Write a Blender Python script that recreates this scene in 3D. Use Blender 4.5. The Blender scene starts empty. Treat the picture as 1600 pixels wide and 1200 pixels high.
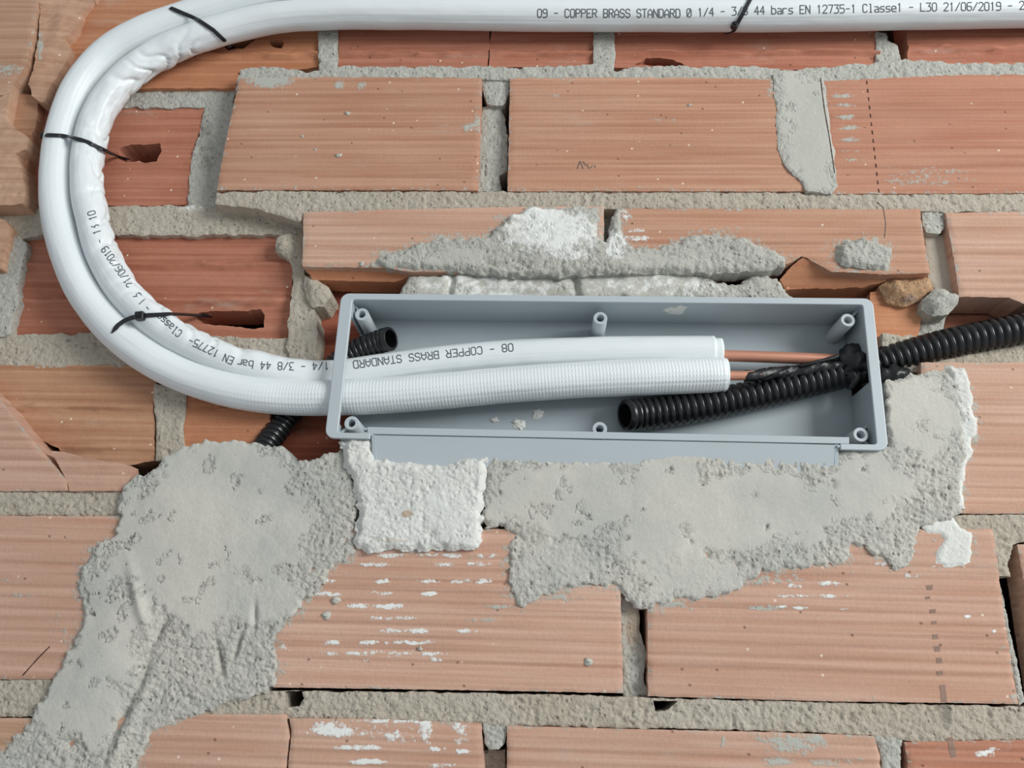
import bpy, math, random
import numpy as np
from mathutils import Vector, Matrix
from mathutils.geometry import delaunay_2d_cdt
from mathutils.bvhtree import BVHTree
from mathutils.kdtree import KDTree

random.seed(7)
scene = bpy.context.scene
COL = scene.collection

# ------------------------------------------------------------------ camera
# Wall face is the plane y = 0, +y goes into the wall.  The camera stands
# 0.536 m in front of it, tilted up about 19 degrees.
F_PX, CX, CY = 1200.0, 800.0, 600.0
CAM_D, CAM_Z = 0.536, 1.05
Nc = np.array([50.0, 420.0, 1200.0]); Nc /= np.linalg.norm(Nc)
Xc = np.array([25734.0, 365.0, -1200.0]); Xc /= np.linalg.norm(Xc)
Zc = np.cross(Xc, Nc)
W = np.array([Xc, Nc, Zc])                     # camera vector -> world vector
CAM = np.array([0.0, -CAM_D, CAM_Z])
cd = bpy.data.cameras.new('camera'); cam = bpy.data.objects.new('camera', cd); COL.objects.link(cam)
cd.sensor_width = 36.0; cd.lens = F_PX / 1600.0 * 36.0; cd.clip_start = 0.01
bx_, by_, bz_ = W @ np.array([1., 0, 0]), W @ np.array([0, -1., 0]), W @ np.array([0, 0, -1.])
M4 = Matrix([[bx_[i], by_[i], bz_[i], CAM[i]] for i in range(3)] + [[0, 0, 0, 1]])
cam.matrix_world = M4
scene.camera = cam

# ------------------------------------------------------------------ light
world = bpy.data.worlds.new('room_light'); scene.world = world; world.use_nodes = True
bg = world.node_tree.nodes['Background']
bg.inputs['Color'].default_value = (0.90, 0.96, 1.0, 1); bg.inputs['Strength'].default_value = 0.41
def area(name, loc, target, size, power, color):
    l = bpy.data.lights.new(name, 'AREA'); l.energy = power; l.size = size; l.color = color
    o = bpy.data.objects.new(name, l); COL.objects.link(o); o.location = loc
    o.rotation_euler = (Vector(target) - Vector(loc)).to_track_quat('-Z', 'Y').to_euler()
    return o
area('window_daylight', (2.1, -1.65, 1.9), (0, 0, 1.2), 1.1, 66, (0.98, 1.0, 0.98))
scene.view_settings.view_transform = 'Standard'; scene.view_settings.look = 'None'
scene.view_settings.gamma = 1.0; scene.view_settings.exposure = 0.13
scene.view_settings.use_curve_mapping = False

# ------------------------------------------------------------------ helpers
def PW(xy, depth):
    """pixels (n,2) of the 1600x1200 frame -> world points on the plane y = depth."""
    xy = np.asarray(xy, float).reshape(-1, 2)
    v = np.column_stack([(xy[:, 0] - CX) / F_PX, (xy[:, 1] - CY) / F_PX, np.ones(len(xy))])
    w = v @ W.T
    t = (np.broadcast_to(np.asarray(depth, float), (len(xy),)) + CAM_D) / w[:, 1]
    return CAM + w * t[:, None]
def P(x, y, depth=0.0): return PW([(x, y)], depth)[0]

def _hash(i, j, s):
    n = (i.astype(np.int64) * 374761393 + j.astype(np.int64) * 668265263 + int(s) * 1442695041) & 0xffffffff
    n = ((n ^ (n >> 13)) * 1274126177) & 0xffffffff
    n = ((n ^ (n >> 16)) * 2246822519) & 0xffffffff
    return ((n ^ (n >> 15)) & 0xffff) / 65535.0
def vnoise(x, y, s=0):
    xi, yi = np.floor(x), np.floor(y); fx, fy = x - xi, y - yi
    fx, fy = fx * fx * (3 - 2 * fx), fy * fy * (3 - 2 * fy)
    a, b = _hash(xi, yi, s), _hash(xi + 1, yi, s)
    c, d = _hash(xi, yi + 1, s), _hash(xi + 1, yi + 1, s)
    return (a + (b - a) * fx) * (1 - fy) + (c + (d - c) * fx) * fy - 0.5
def fbm(x, y, s=0, o=4):
    r, a = 0, 1.0
    for k in range(o):
        r = r + a * vnoise(x * 2 ** k + 13.7 * k, y * 2 ** k - 7.3 * k, s + k); a *= 0.5
    return r
def sst(x, a, b):
    t = np.clip((x - a) / (b - a), 0, 1); return t * t * (3 - 2 * t)

def inside(pts, poly):
    x, y = pts[:, 0], pts[:, 1]; r = np.zeros(len(pts), bool); n = len(poly)
    for i in range(n):
        x1, y1 = poly[i]; x2, y2 = poly[(i + 1) % n]
        if y1 == y2: continue
        c = ((y1 > y) != (y2 > y)) & (x < (x2 - x1) * (y - y1) / (y2 - y1) + x1)
        r ^= c
    return r
def segdist(pts, poly):
    q = np.asarray(poly, float); nx = np.roll(q, -1, 0)
    k = max(1, int(np.ceil(np.hypot(*(nx - q).T).max() / 1.3)))
    q = np.vstack([q + (nx - q) * (i / k) for i in range(k)])
    kd = KDTree(len(q))
    for i, (x, y) in enumerate(q.tolist()): kd.insert((x, y, 0), i)
    kd.balance(); f = kd.find
    return np.array([f((x, y, 0))[2] for x, y in np.asarray(pts).tolist()])
def inside_grid(xs, ys, poly):
    q = np.asarray(poly, float); nx = np.roll(q, -1, 0); m = np.zeros((len(ys), len(xs)), bool)
    for j, y in enumerate(ys):
        c = (q[:, 1] > y) != (nx[:, 1] > y)
        if not c.any(): continue
        xc = np.sort(q[c, 0] + (y - q[c, 1]) / (nx[c, 1] - q[c, 1]) * (nx[c, 0] - q[c, 0]))
        m[j] = np.searchsorted(xc, xs) % 2 == 1
    return m
def densify(poly, s, jit, seed, jit_scale=14.0):
    out = []; n = len(poly)
    for i in range(n):
        a = np.array(poly[i], float); b = np.array(poly[(i + 1) % n], float)
        k = max(1, int(np.hypot(*(b - a)) / s))
        for q in range(k): out.append(a + (b - a) * q / k)
    o = np.array(out)
    if jit > 0:
        o[:, 0] += jit * 1.6 * fbm(o[:, 0] / jit_scale, o[:, 1] / jit_scale, seed, 3)
        o[:, 1] += jit * 1.6 * fbm(o[:, 0] / jit_scale + 50, o[:, 1] / jit_scale, seed + 9, 3)
    return o

def world_loc(o):
    v = Vector((0, 0, 0))
    while o is not None:
        v += o.location; o = o.parent
    return v
def mesh_obj(name, verts, faces, mat, parent=None, smooth=True, attrs=None, uv=None):
    me = bpy.data.meshes.new(name)
    verts = np.asarray(verts, float)
    if parent is not None:
        verts = verts - np.array(world_loc(parent)); loc = (0, 0, 0)
    else:
        loc = Vector(((verts[:, 0].min() + verts[:, 0].max()) / 2, (verts[:, 1].min() + verts[:, 1].max()) / 2, verts[:, 2].min()))
        verts = verts - np.array(loc)
    me.from_pydata(verts.tolist(), [], faces)
    me.materials.append(mat)
    if smooth: me.polygons.foreach_set('use_smooth', [True] * len(me.polygons))
    if attrs:
        for k, v in attrs.items():
            a = me.attributes.new(k, 'FLOAT', 'POINT'); a.data.foreach_set('value', np.asarray(v, np.float32))
    if uv is not None:
        l = me.uv_layers.new(name='UVMap'); idx = np.zeros(len(me.loops), np.int32)
        me.loops.foreach_get('vertex_index', idx)
        l.data.foreach_set('uv', np.asarray(uv, np.float32)[idx].ravel())
    me.update()
    o = bpy.data.objects.new(name, me); COL.objects.link(o); o.location = loc
    if parent is not None: o.parent = parent
    return o
def empty(name, loc):
    o = bpy.data.objects.new(name, None); COL.objects.link(o); o.location = Vector(loc); o.empty_display_size = 0.02
    return o
def tag(o, label, cat, group=None):
    o['label'] = label; o['category'] = cat
    if group: o['group'] = group
    return o

# ------------------------------------------------------------------ materials
def srgb(r, g, b):
    f = lambda c: (c / 255 / 12.92) if c / 255 <= 0.04045 else ((c / 255 + 0.055) / 1.055) ** 2.4
    return (f(r), f(g), f(b), 1.0)
class NT:
    def __init__(s, name):
        s.m = bpy.data.materials.new(name); s.m.use_nodes = True; s.t = s.m.node_tree
        s.b = s.t.nodes['Principled BSDF']; s.pos = s.t.nodes.new('ShaderNodeNewGeometry').outputs['Position']
    def n(s, t, **kw):
        q = s.t.nodes.new(t)
        for k, v in kw.items():
            if hasattr(q, k): setattr(q, k, v)
            else: s.set(q.inputs[k.replace('_', ' ')] if k.replace('_', ' ') in q.inputs else q.inputs[k], v)
        return q
    def set(s, inp, v):
        if hasattr(v, 'links') or isinstance(v, bpy.types.NodeSocket): s.t.links.new(v, inp)
        else: inp.default_value = v
    def scaled(s, vec):
        q = s.n('ShaderNodeMapping'); s.set(q.inputs['Vector'], s.pos); q.inputs['Scale'].default_value = vec; return q.outputs[0]
    def noise(s, scale, detail=3, vec=None, rough=0.55):
        q = s.n('ShaderNodeTexNoise'); s.set(q.inputs['Vector'], vec or s.pos)
        q.inputs['Scale'].default_value = scale; q.inputs['Detail'].default_value = detail; q.inputs['Roughness'].default_value = rough
        return q.outputs['Fac']
    def voro(s, scale, vec=None):
        q = s.n('ShaderNodeTexVoronoi'); s.set(q.inputs['Vector'], vec or s.pos); q.inputs['Scale'].default_value = scale
        return q
    def ramp(s, fac, a, b, va=0.0, vb=1.0):
        q = s.n('ShaderNodeMapRange'); s.set(q.inputs['Value'], fac)
        for i, v in zip((1, 2, 3, 4), (a, b, va, vb)): q.inputs[i].default_value = v
        return q.outputs[0]
    def math(s, op, a, b=0.0, c=0.0):
        q = s.n('ShaderNodeMath', operation=op); s.set(q.inputs[0], a); s.set(q.inputs[1], b); s.set(q.inputs[2], c); return q.outputs[0]
    def mix(s, fac, a, b, mode='MIX'):
        q = s.n('ShaderNodeMix', data_type='RGBA', blend_type=mode); s.set(q.inputs[0], fac); s.set(q.inputs[6], a); s.set(q.inputs[7], b); return q.outputs[2]
    def attr(s, name):
        q = s.n('ShaderNodeAttribute'); q.attribute_name = name; return q.outputs['Fac']
    def bump(s, h, dist, strength=1.0, normal=None):
        q = s.n('ShaderNodeBump'); s.set(q.inputs['Height'], h); q.inputs['Distance'].default_value = dist; q.inputs['Strength'].default_value = strength
        if normal is not None: s.set(q.inputs['Normal'], normal)
        return q.outputs[0]
    def done(s, color, rough, normal=None):
        s.set(s.b.inputs['Base Color'], color); s.set(s.b.inputs['Roughness'], rough)
        if normal is not None: s.set(s.b.inputs['Normal'], normal)
        return s.m

GREY = srgb(176, 176, 167); WHITE = srgb(226, 226, 222); TAN = srgb(182, 165, 146)
def brick_mat(name, a, b, c, rib=0.24):
    t = NT(name)
    big = t.noise(9, 3, t.scaled((0.6, 1, 1)))
    mid = t.noise(22, 4, t.scaled((0.45, 1, 3.0)))
    fine = t.noise(420, 3)
    rnd = t.n('ShaderNodeObjectInfo').outputs['Random']
    col = t.mix(t.ramp(big, 0.35, 0.65), srgb(*a), srgb(*b))
    col = t.mix(t.ramp(mid, 0.45, 0.72, 0, 0.8), col, srgb(*c))
    # horizontal extrusion striations
    st = t.noise(60, 2, t.scaled((0.06, 1, 5.0)))
    col = t.mix(t.ramp(st, 0.40, 0.66, 0.0, 0.55), col, srgb(*[min(255, q + 20) for q in b]))
    st2 = t.noise(48, 3, t.scaled((0.10, 1, 4.0)))
    col = t.mix(t.ramp(st2, 0.5, 0.72, 0.0, 0.5), col, srgb(*[q * 0.88 for q in c]))
    col = t.mix(t.ramp(rnd, 0, 1, 0.0, 0.16), col, srgb(150, 104, 84))
    col = t.mix(t.ramp(fine, 0.3, 0.7, 0.10, 0.0), col, srgb(110, 70, 52))
    # darker colour in the grooves between the ribs
    col = t.mix(t.math('MULTIPLY', t.attr('rib'), rib), col, srgb(126, 84, 66))
    # faint cement haze
    hz = t.noise(30, 5, t.scaled((0.5, 1, 2.0)), 0.7)
    col = t.mix(t.ramp(hz, 0.60, 0.76, 0, 0.45), col, srgb(186, 168, 152))
    # pale flecks and little dark pits
    v = t.voro(150); vc = t.n('ShaderNodeSeparateColor'); t.set(vc.inputs[0], v.outputs['Color'])
    fl = t.math('MULTIPLY', t.ramp(v.outputs['Distance'], 0.09, 0.17, 1, 0), t.ramp(vc.outputs[0], 0.92, 0.923, 0, 1))
    col = t.mix(fl, col, srgb(226, 205, 186))
    v2 = t.voro(210, t.scaled((1, 1, 1.3))); vc2 = t.n('ShaderNodeSeparateColor'); t.set(vc2.inputs[0], v2.outputs['Color'])
    pit = t.math('MULTIPLY', t.ramp(v2.outputs['Distance'], 0.12, 0.30, 1, 0), t.ramp(vc2.outputs[1], 0.988, 0.99, 0, 1))
    col = t.mix(t.math('MULTIPLY', pit, 0.55), col, srgb(96, 62, 48))
    ed = t.noise(260, 4, None, 0.7); ed2 = t.noise(90, 4, t.scaled((0.6, 1, 1.4)), 0.7)
    ed = t.math('ADD', t.math('MULTIPLY', ed, 0.5), t.math('MULTIPLY', ed2, 0.5))
    g = t.ramp(t.math('ADD', t.attr('grey'), t.math('MULTIPLY_ADD', ed, 3.4, -1.7)), 0.42, 0.75)
    col = t.mix(t.math('MULTIPLY', g, t.ramp(t.attr('grey'), 0.03, 0.2)), col, GREY)
    w = t.ramp(t.math('ADD', t.math('MULTIPLY', t.attr('white'), 0.92), t.math('MULTIPLY_ADD', ed, 3.4, -1.7)), 0.42, 0.68)
    w = t.math('MULTIPLY', w, t.ramp(t.attr('white'), 0.05, 0.25)); g = t.math('MULTIPLY', g, t.ramp(t.attr('grey'), 0.03, 0.2))
    col = t.mix(w, col, WHITE)
    h = t.math('ADD', t.math('MULTIPLY', fine, 0.6), t.math('MULTIPLY', pit, -1.2))
    h = t.math('ADD', h, t.math('MULTIPLY', t.math('ADD', g, w), 0.8))
    return t.done(col, 0.93, t.bump(h, 0.0005, 0.7))
def mortar_mat(name, a, b, pits=1.0):
    t = NT(name)
    big = t.noise(14, 4); fine = t.noise(500, 4, None, 0.7); mid = t.noise(120, 4, None, 0.65)
    col = t.mix(t.ramp(big, 0.35, 0.65), srgb(*a), srgb(*b))
    ro = t.attr('rough')
    v = t.voro(330); vc = t.n('ShaderNodeSeparateColor'); t.set(vc.inputs[0], v.outputs['Color'])
    pit = t.math('MULTIPLY', t.ramp(v.outputs['Distance'], 0.15, 0.45, 1, 0), t.ramp(vc.outputs[0], 0.72, 0.80, 0, 1))
    pit = t.math('MULTIPLY', pit, t.math('MULTIPLY', t.ramp(mid, 0.38, 0.62), ro))
    col = t.mix(t.ramp(fine, 0.3, 0.7, 0.16, 0.0), col, srgb(*[q * 0.62 for q in a]))
    col = t.mix(t.math('MULTIPLY', pit, 0.42 * pits), col, srgb(104, 98, 88))
    gv = t.voro(420); gh = t.ramp(gv.outputs['Distance'], 0.1, 0.7, 1, 0)
    col = t.mix(t.math('MULTIPLY', t.ramp(gh, 0.0, 0.5, 0.10, 0.0), ro), col, srgb(*[q * 0.55 for q in a]))
    ed = t.noise(170, 5, None, 0.7)
    tn = t.ramp(t.math('ADD', t.attr('tan'), t.math('MULTIPLY_ADD', ed, 1.0, -0.5)), 0.35, 0.75)
    col = t.mix(tn, col, TAN)
    w = t.ramp(t.math('ADD', t.attr('white'), t.math('MULTIPLY_ADD', ed, 1.3, -0.65)), 0.40, 0.62)
    col = t.mix(w, col, WHITE)
    gr = t.ramp(t.math('ADD', t.attr('grey'), t.math('MULTIPLY_ADD', ed, 1.0, -0.5)), 0.35, 0.75)
    col = t.mix(t.math('MULTIPLY', gr, 0.8), col, srgb(120, 112, 104))
    h = t.math('MULTIPLY_ADD', fine, t.math('MULTIPLY_ADD', ro, 0.9, 0.15), t.math('MULTIPLY', mid, t.math('MULTIPLY_ADD', ro, 1.5, 0.12)))
    h = t.math('SUBTRACT', h, t.math('MULTIPLY', pit, 1.3))
    h = t.math('MULTIPLY_ADD', gh, t.math('MULTIPLY', ro, 0.16), h)
    return t.done(col, 0.95, t.bump(h, 0.0013, 0.85))
def plain(name, c, rough, bump=0.0, scale=300, var=0.06, spec=0.5, metal=0.0):
    t = NT(name); n = t.noise(scale, 3); b2 = t.noise(25, 3)
    col = t.mix(t.ramp(b2, 0.35, 0.65, 0, var * 2), srgb(*c), srgb(*[q * 0.8 for q in c]))
    t.b.inputs['Specular IOR Level'].default_value = spec; t.b.inputs['Metallic'].default_value = metal
    return t.done(col, rough, t.bump(n, 0.0003, bump) if bump else None)

M = {}
M['face'] = brick_mat('clay_face', (181, 131, 104), (190, 146, 121), (175, 120, 94))
M['face_pale'] = brick_mat('clay_face_pale', (195, 153, 130), (203, 167, 147), (190, 143, 119))
M['face_brown'] = brick_mat('clay_face_brown', (182, 141, 113), (190, 155, 130), (174, 129, 102))
M['face_red'] = brick_mat('clay_face_red', (177, 118, 94), (185, 134, 110), (170, 108, 84))
M['core_red'] = brick_mat('clay_core_red', (172, 104, 80), (180, 120, 97), (160, 92, 68), 0.0)
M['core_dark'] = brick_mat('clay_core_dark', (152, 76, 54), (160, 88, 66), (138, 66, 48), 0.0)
M['core_brown'] = brick_mat('clay_core_brown', (178, 130, 98), (186, 144, 114), (166, 112, 82), 0.0)
M['core_orange'] = brick_mat('clay_core_orange', (188, 122, 84), (192, 134, 98), (176, 108, 72), 0.0)
M['mortar'] = mortar_mat('cement_mortar', (184, 183, 174), (192, 190, 181))
M['mortar_tan'] = mortar_mat('sandy_mortar', (186, 175, 158), (192, 183, 169))
M['mortar_orange'] = mortar_mat('clay_stained_mortar', (176, 128, 92), (190, 156, 122))
M['render'] = mortar_mat('cement_render', (185, 185, 178), (204, 199, 189), 1.1)
M['plaster'] = mortar_mat('white_plaster', (218, 217, 211), (228, 228, 223), 0.3)
M['dark'] = mortar_mat('shade_dark_backing', (80, 56, 45), (90, 64, 52))  # colour darkened to stand in for the deep shade of the cavities
M['box'] = plain('grey_plastic', (172, 182, 187), 0.42, 0.12, 900, 0.05)
M['box_lip'] = plain('pale_grey_plastic', (180, 188, 193), 0.40, 0.1, 900, 0.04)
M['black'] = plain('black_plastic', (26, 27, 29), 0.32, 0.1, 500, 0.1)
M['tape'] = plain('black_tape', (22, 23, 25), 0.42, 0.5, 250, 0.1)
M['tie'] = plain('black_nylon', (24, 26, 30), 0.38, 0.05)
M['copper'] = plain('copper', (206, 146, 122), 0.38, 0.05, 300, 0.1, 0.5, 0.3)
M['ink'] = plain('grey_ink', (84, 92, 98), 0.8, 0, 300, 0.1)
M['pencil'] = plain('pencil', (112, 98, 90), 0.9, 0, 300, 0.1)
M['foam'] = plain('white_foam', (224, 230, 230), 0.75, 0.3, 700, 0.03)
def sleeve_mat(name, knurl):
    t = NT(name)
    uvn = t.n('ShaderNodeUVMap'); uvn.uv_map = 'UVMap'
    sp = t.n('ShaderNodeSeparateXYZ'); t.set(sp.inputs[0], uvn.outputs[0])
    u, v = sp.outputs[0], sp.outputs[1]
    n1 = t.noise(18, 4); k = t.attr('knurl')
    stretch = t.n('ShaderNodeMapping'); t.set(stretch.inputs[0], uvn.outputs[0]); stretch.inputs['Scale'].default_value = (6, 420, 1)
    lines = t.noise(1.0, 2, stretch.outputs[0])
    su = t.math('SINE', t.math('MULTIPLY', u, 2 * math.pi / 0.0025)); sv = t.math('SINE', t.math('MULTIPLY', v, 2 * math.pi / 0.0036))
    kn = t.math('ADD', t.math('MULTIPLY', su, t.math('MULTIPLY_ADD', sv, 0.35, 0.65)), t.math('MULTIPLY', sv, 0.35))
    h = t.math('ADD', t.math('MULTIPLY', kn, t.math('MULTIPLY', k, 0.28)), t.math('MULTIPLY', lines, 0.8))
    col = t.mix(t.ramp(n1, 0.35, 0.7, 0, 0.5), srgb(226, 231, 233), srgb(217, 223, 226))
    t.b.inputs['Subsurface Weight'].default_value = 0.0
    return t.done(col, 0.42, t.bump(h, 0.00045, 0.8))
M['sleeve'] = sleeve_mat('white_film_sleeve', 1.0)

# ------------------------------------------------------------------ wall patches
def stain_shade(px, specs):
    r = np.zeros(len(px))
    for cx, cy, rx, ry, val in specs:
        q = ((px[:, 0] - cx) / rx) ** 2 + ((px[:, 1] - cy) / ry) ** 2
        r = np.maximum(r, val * np.exp(-q * q * 0.8))
    return r
def patch(name, poly, depth, thick, mat, parent, sx=5.0, sy=2.6, jit=0.0, hfun=None, edge=0.0, edge_w=6.0,
          holes=(), stains=None, seed=1, jit_scale=14.0, tilt=None, smooth=True):
    """A slab whose outline is given in picture pixels at its own depth; front relief from hfun (metres, towards the room)."""
    s = min(sx, sy) if jit > 0 else 6.0
    ol = densify(poly, s, jit, seed, jit_scale)
    hs = [densify(h, 3.0, 1.2, seed + 31 + i, 7.0) for i, h in enumerate(holes)]
    x0, y0 = ol.min(0); x1, y1 = ol.max(0)
    gx, gy = np.meshgrid(np.arange(x0 + sx / 2, x1, sx), np.arange(y0 + sy / 2, y1, sy))
    g = np.column_stack([gx.ravel(), gy.ravel()])[inside_grid(gx[0], gy[:, 0], ol).ravel()]
    dd = segdist(g, ol); keep = dd > 0.75 * min(sx, sy)
    if abs(sx - sy) < 0.5: g += (np.random.default_rng(seed).random(g.shape) - 0.5) * sx * 0.5
    for h in hs:
        keep &= ~inside(g, h); keep &= segdist(g, h) > 1.0
    g = g[keep]
    pts = [ol] + hs + [g]; edges = []; k = 0
    for L in [ol] + hs:
        n = len(L); edges += [(k + i, k + (i + 1) % n) for i in range(n)]; k += n
    allp = np.vstack(pts)
    ctr = allp.mean(0)
    vo, eo, fo, *_ = delaunay_2d_cdt([Vector(p) for p in (allp - ctr)], edges, [], 1, 1e-5)
    px = np.array([(v[0], v[1]) for v in vo]) + ctr
    fa = np.array(fo)
    cen = px[fa].mean(1); ok = np.ones(len(fa), bool)
    for h in hs: ok &= ~inside(cen, h)
    fa = fa[ok]
    # orientation: front faces look to -y
    a, b, c = px[fa[:, 0]], px[fa[:, 1]], px[fa[:, 2]]
    ar = (b[:, 0] - a[:, 0]) * (c[:, 1] - a[:, 1]) - (b[:, 1] - a[:, 1]) * (c[:, 0] - a[:, 0])
    fa = fa[np.abs(ar) > 1e-6]; ar = ar[np.abs(ar) > 1e-6]
    fa[ar > 0] = fa[ar > 0][:, ::-1]
    dep = np.full(len(px), depth, float)
    if tilt: dep = dep + tilt(px)
    wv = PW(px, dep)
    mm = np.column_stack([wv[:, 0], wv[:, 2]]) * 1000.0
    dist = segdist(px, ol)
    for h in hs: dist = np.minimum(dist, segdist(px, h))
    at = {}
    h, at2 = (hfun(px, mm, dist) if hfun else (np.zeros(len(px)), {}))
    if edge: h = h - edge * (1 - sst(dist, 0, edge_w))
    at.update(at2)
    for kk in ('white', 'grey', 'tan', 'rib', 'rough'):
        if kk not in at: at[kk] = np.zeros(len(px))
    if stains:
        for kk, sp in stains.items(): at[kk] = np.maximum(at[kk], stain_shade(px, sp))
    wv[:, 1] -= h
    # side walls
    E = np.vstack([fa[:, [0, 1]], fa[:, [1, 2]], fa[:, [2, 0]]]); key = E.min(1) * len(px) + E.max(1)
    _, ix, ct = np.unique(key, return_index=True, return_counts=True)
    be = [(int(e[0]), int(e[1])) for e in E[ix[ct == 1]]]
    bv = sorted({q for e in be for q in e}); bi = {q: len(px) + 2 * i for i, q in enumerate(bv)}
    add = []
    for q in bv:
        p = wv[q].copy(); add.append(p.copy()); p[1] = dep[q] + thick; add.append(p)
    faces = fa.tolist()
    for e in be:                                   # separate rim vertices keep the edge crisp
        a0, b0 = bi[e[0]], bi[e[1]]
        faces.append((b0, a0, a0 + 1, b0 + 1))
    verts = np.vstack([wv, np.array(add)]) if add else wv
    rep = np.repeat(np.array(bv, int), 2)
    for kk in at: at[kk] = np.concatenate([at[kk], at[kk][rep] * (0.0 if name == 'brick' else 1.0)])
    return mesh_obj(name, verts, faces, mat, parent, smooth, at)

PITCH = 7.5
SMEARS = []          # outlines of the mortar patches: bricks beside them carry a cement haze
def haze(px, dist, seed):
    g = np.exp(-dist / 7.0) * 0.45
    for poly, k in SMEARS:
        lo, hi = poly.min(0) - 60, poly.max(0) + 60
        m = ((px > lo) & (px < hi)).all(1)
        if m.any():
            d = segdist(px[m], poly); g[m] = np.maximum(g[m], k * np.exp(-(d / 16.0)))
    return g
def ribbed(poly, band=0.13, depth_mm=0.85, seed=3):
    ys = [p[1] for p in poly]
    def f(px, mm, dist):
        z0, z1 = mm[:, 1].min(), mm[:, 1].max(); H = z1 - z0
        v = (mm[:, 1] - z0)
        zone = sst(v / H, band - 0.02, band + 0.02) * (1 - sst(v / H, 1 - band - 0.02, 1 - band + 0.02))
        ph = (v / PITCH) % 1.0
        g = np.exp(-((ph - 0.5) / 0.13) ** 2) * zone
        g = g * (0.75 + 0.5 * vnoise(mm[:, 0] / 40, mm[:, 1] / 4, seed))
        h = -depth_mm * g + 0.5 * fbm(mm[:, 0] / 60, mm[:, 1] / 40, seed, 2) + 0.10 * fbm(mm[:, 0] / 6, mm[:, 1] / 3, seed + 3, 2)
        chip = sst(dist, 0, 4) ; h = h - (1 - chip) * (0.5 + 1.2 * np.clip(fbm(mm[:, 0] / 8, mm[:, 1] / 8, seed + 5, 2) + 0.1, 0, 1))
        return h / 1000.0, {'rib': g, 'grey': haze(px, dist, seed)}
    return f
def core(lines=(), amp=3.0, seed=5, wob=2.0):
    """Inside of a hollow brick: broken webs stand out as ledges at the given picture rows."""
    def f(px, mm, dist):
        h = 0.9 * fbm(mm[:, 0] / 30, mm[:, 1] / 20, seed, 3) + 0.25 * fbm(mm[:, 0] / 5, mm[:, 1] / 4, seed + 2, 3)
        for yl, w in lines:
            c = yl + wob * 2 * fbm(px[:, 0] / 30, px[:, 0] * 0, seed + int(yl), 3)
            q = (px[:, 1] - c)
            a = amp * (0.75 + 0.9 * vnoise(px[:, 0] / 25, px[:, 1] * 0, seed + 4))
            h = h + a * sst(q, -w, -w * 0.6) * (1 - sst(q, 0, 2.5))
        return h / 1000.0, {}
    return f
def rough_h(big=1.4, mid=0.9, fine=0.5, thick=0.0, edge_w=14, seed=9, smooth_zones=(), base_rough=1.0, bumps=(), lip=1.0):
    def f(px, mm, dist):
        x, y = mm[:, 0], mm[:, 1]
        r = np.full(len(px), base_rough); skin = np.zeros(len(px))
        for cx, cy, rx, ry, v in smooth_zones:
            q = ((px[:, 0] - cx) / rx) ** 2 + ((px[:, 1] - cy) / ry) ** 2 + 0.9 * fbm(x / 18, y / 18, seed + 40, 4)
            q2 = q + 0.5 * fbm(x / 5, y / 5, seed + 44, 3)
            m = 1 - sst(q2, 0.78, 1.02)
            r = r * (1 - m) + v * m; skin = np.maximum(skin, m)
        isl = sst(fbm(x / 11, y / 11, seed + 60, 4), 0.37, 0.45)
        r = np.maximum(r, 0.85 * isl * base_rough); skin = skin * (1 - 0.7 * isl)
        n2 = fbm(x / 5, y / 5, seed + 1, 4); n3 = fbm(x / 1.9, y / 1.9, seed + 2, 2)
        pit = np.clip(n2 - 0.22, 0, 1) * 2.2
        h = thick * sst(dist + 5 * fbm(x / 8, y / 8, seed + 12, 2), 0, edge_w) ** 0.6 + big * fbm(x / 28, y / 28, seed, 3)
        rid = np.abs(vnoise(x / 4.5 + 2 * n2, y / 4.5, seed + 6)) * 2
        h = h + 0.9 * skin * lip + r * (mid * n2 + fine * n3 - 2.4 * mid * pit - 0.8 * mid * np.exp(-(rid / 0.12) ** 2))
        for cx, cy, rx, ry, v, ang in bumps:
            ca, sa = math.cos(ang), math.sin(ang); dx, dy = px[:, 0] - cx, px[:, 1] - cy
            q = ((dx * ca + dy * sa) / rx) ** 2 + ((-dx * sa + dy * ca) / ry) ** 2
            h = h + v * np.exp(-q)
        return h / 1000.0, {'rough': r}
    return f

# the wall itself: what lies behind the hollow bricks
def slab(name, x0, y0, x1, y1, d0, d1, mat):
    a = PW([(x0, y0), (x1, y0), (x1, y1), (x0, y1)], d0); b = a.copy(); b[:, 1] = d1
    v = np.vstack([a, b]); f = [(0, 3, 2, 1), (4, 5, 6, 7), (0, 1, 5, 4), (1, 2, 6, 5), (2, 3, 7, 6), (3, 0, 4, 7)]
    return mesh_obj(name, v, f, mat, None, False)
wall = slab('wall_front', -900, -700, 2500, 1900, 0.085, 0.13, M['dark'])
wall['kind'] = 'structure'
def brick(poly, mat, depth=0.0, thick=0.045, seed=1, jit=0.6, **kw):
    kw.setdefault('hfun', ribbed(poly, seed=seed))
    return patch('brick', poly, depth, thick, M[mat], wall, 5.0, 2.6, jit, seed=seed, jit_scale=8, **kw)
def core_brick(poly, mat, depth, lines=(), seed=1, amp=3.0, jit=1.5, holes=(), **kw):
    return patch('brick', poly, depth, 0.028, M[mat], wall, 4.5, 3.0, jit, core(lines, amp, seed), seed=seed, holes=holes, **kw)
def joint(poly, mat='mortar', depth=0.002, seed=1, jit=2.0, thick=0.04, s=2.6, h=None, **kw):
    return patch('mortar_joint', poly, depth, thick, M[mat], wall, s, s, jit, h or rough_h(0.9, 1.0, 0.9, seed=seed), seed=seed, edge=0.0007, edge_w=3, **kw)

XL, XR, YB = -230, 1830, 1330
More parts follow.
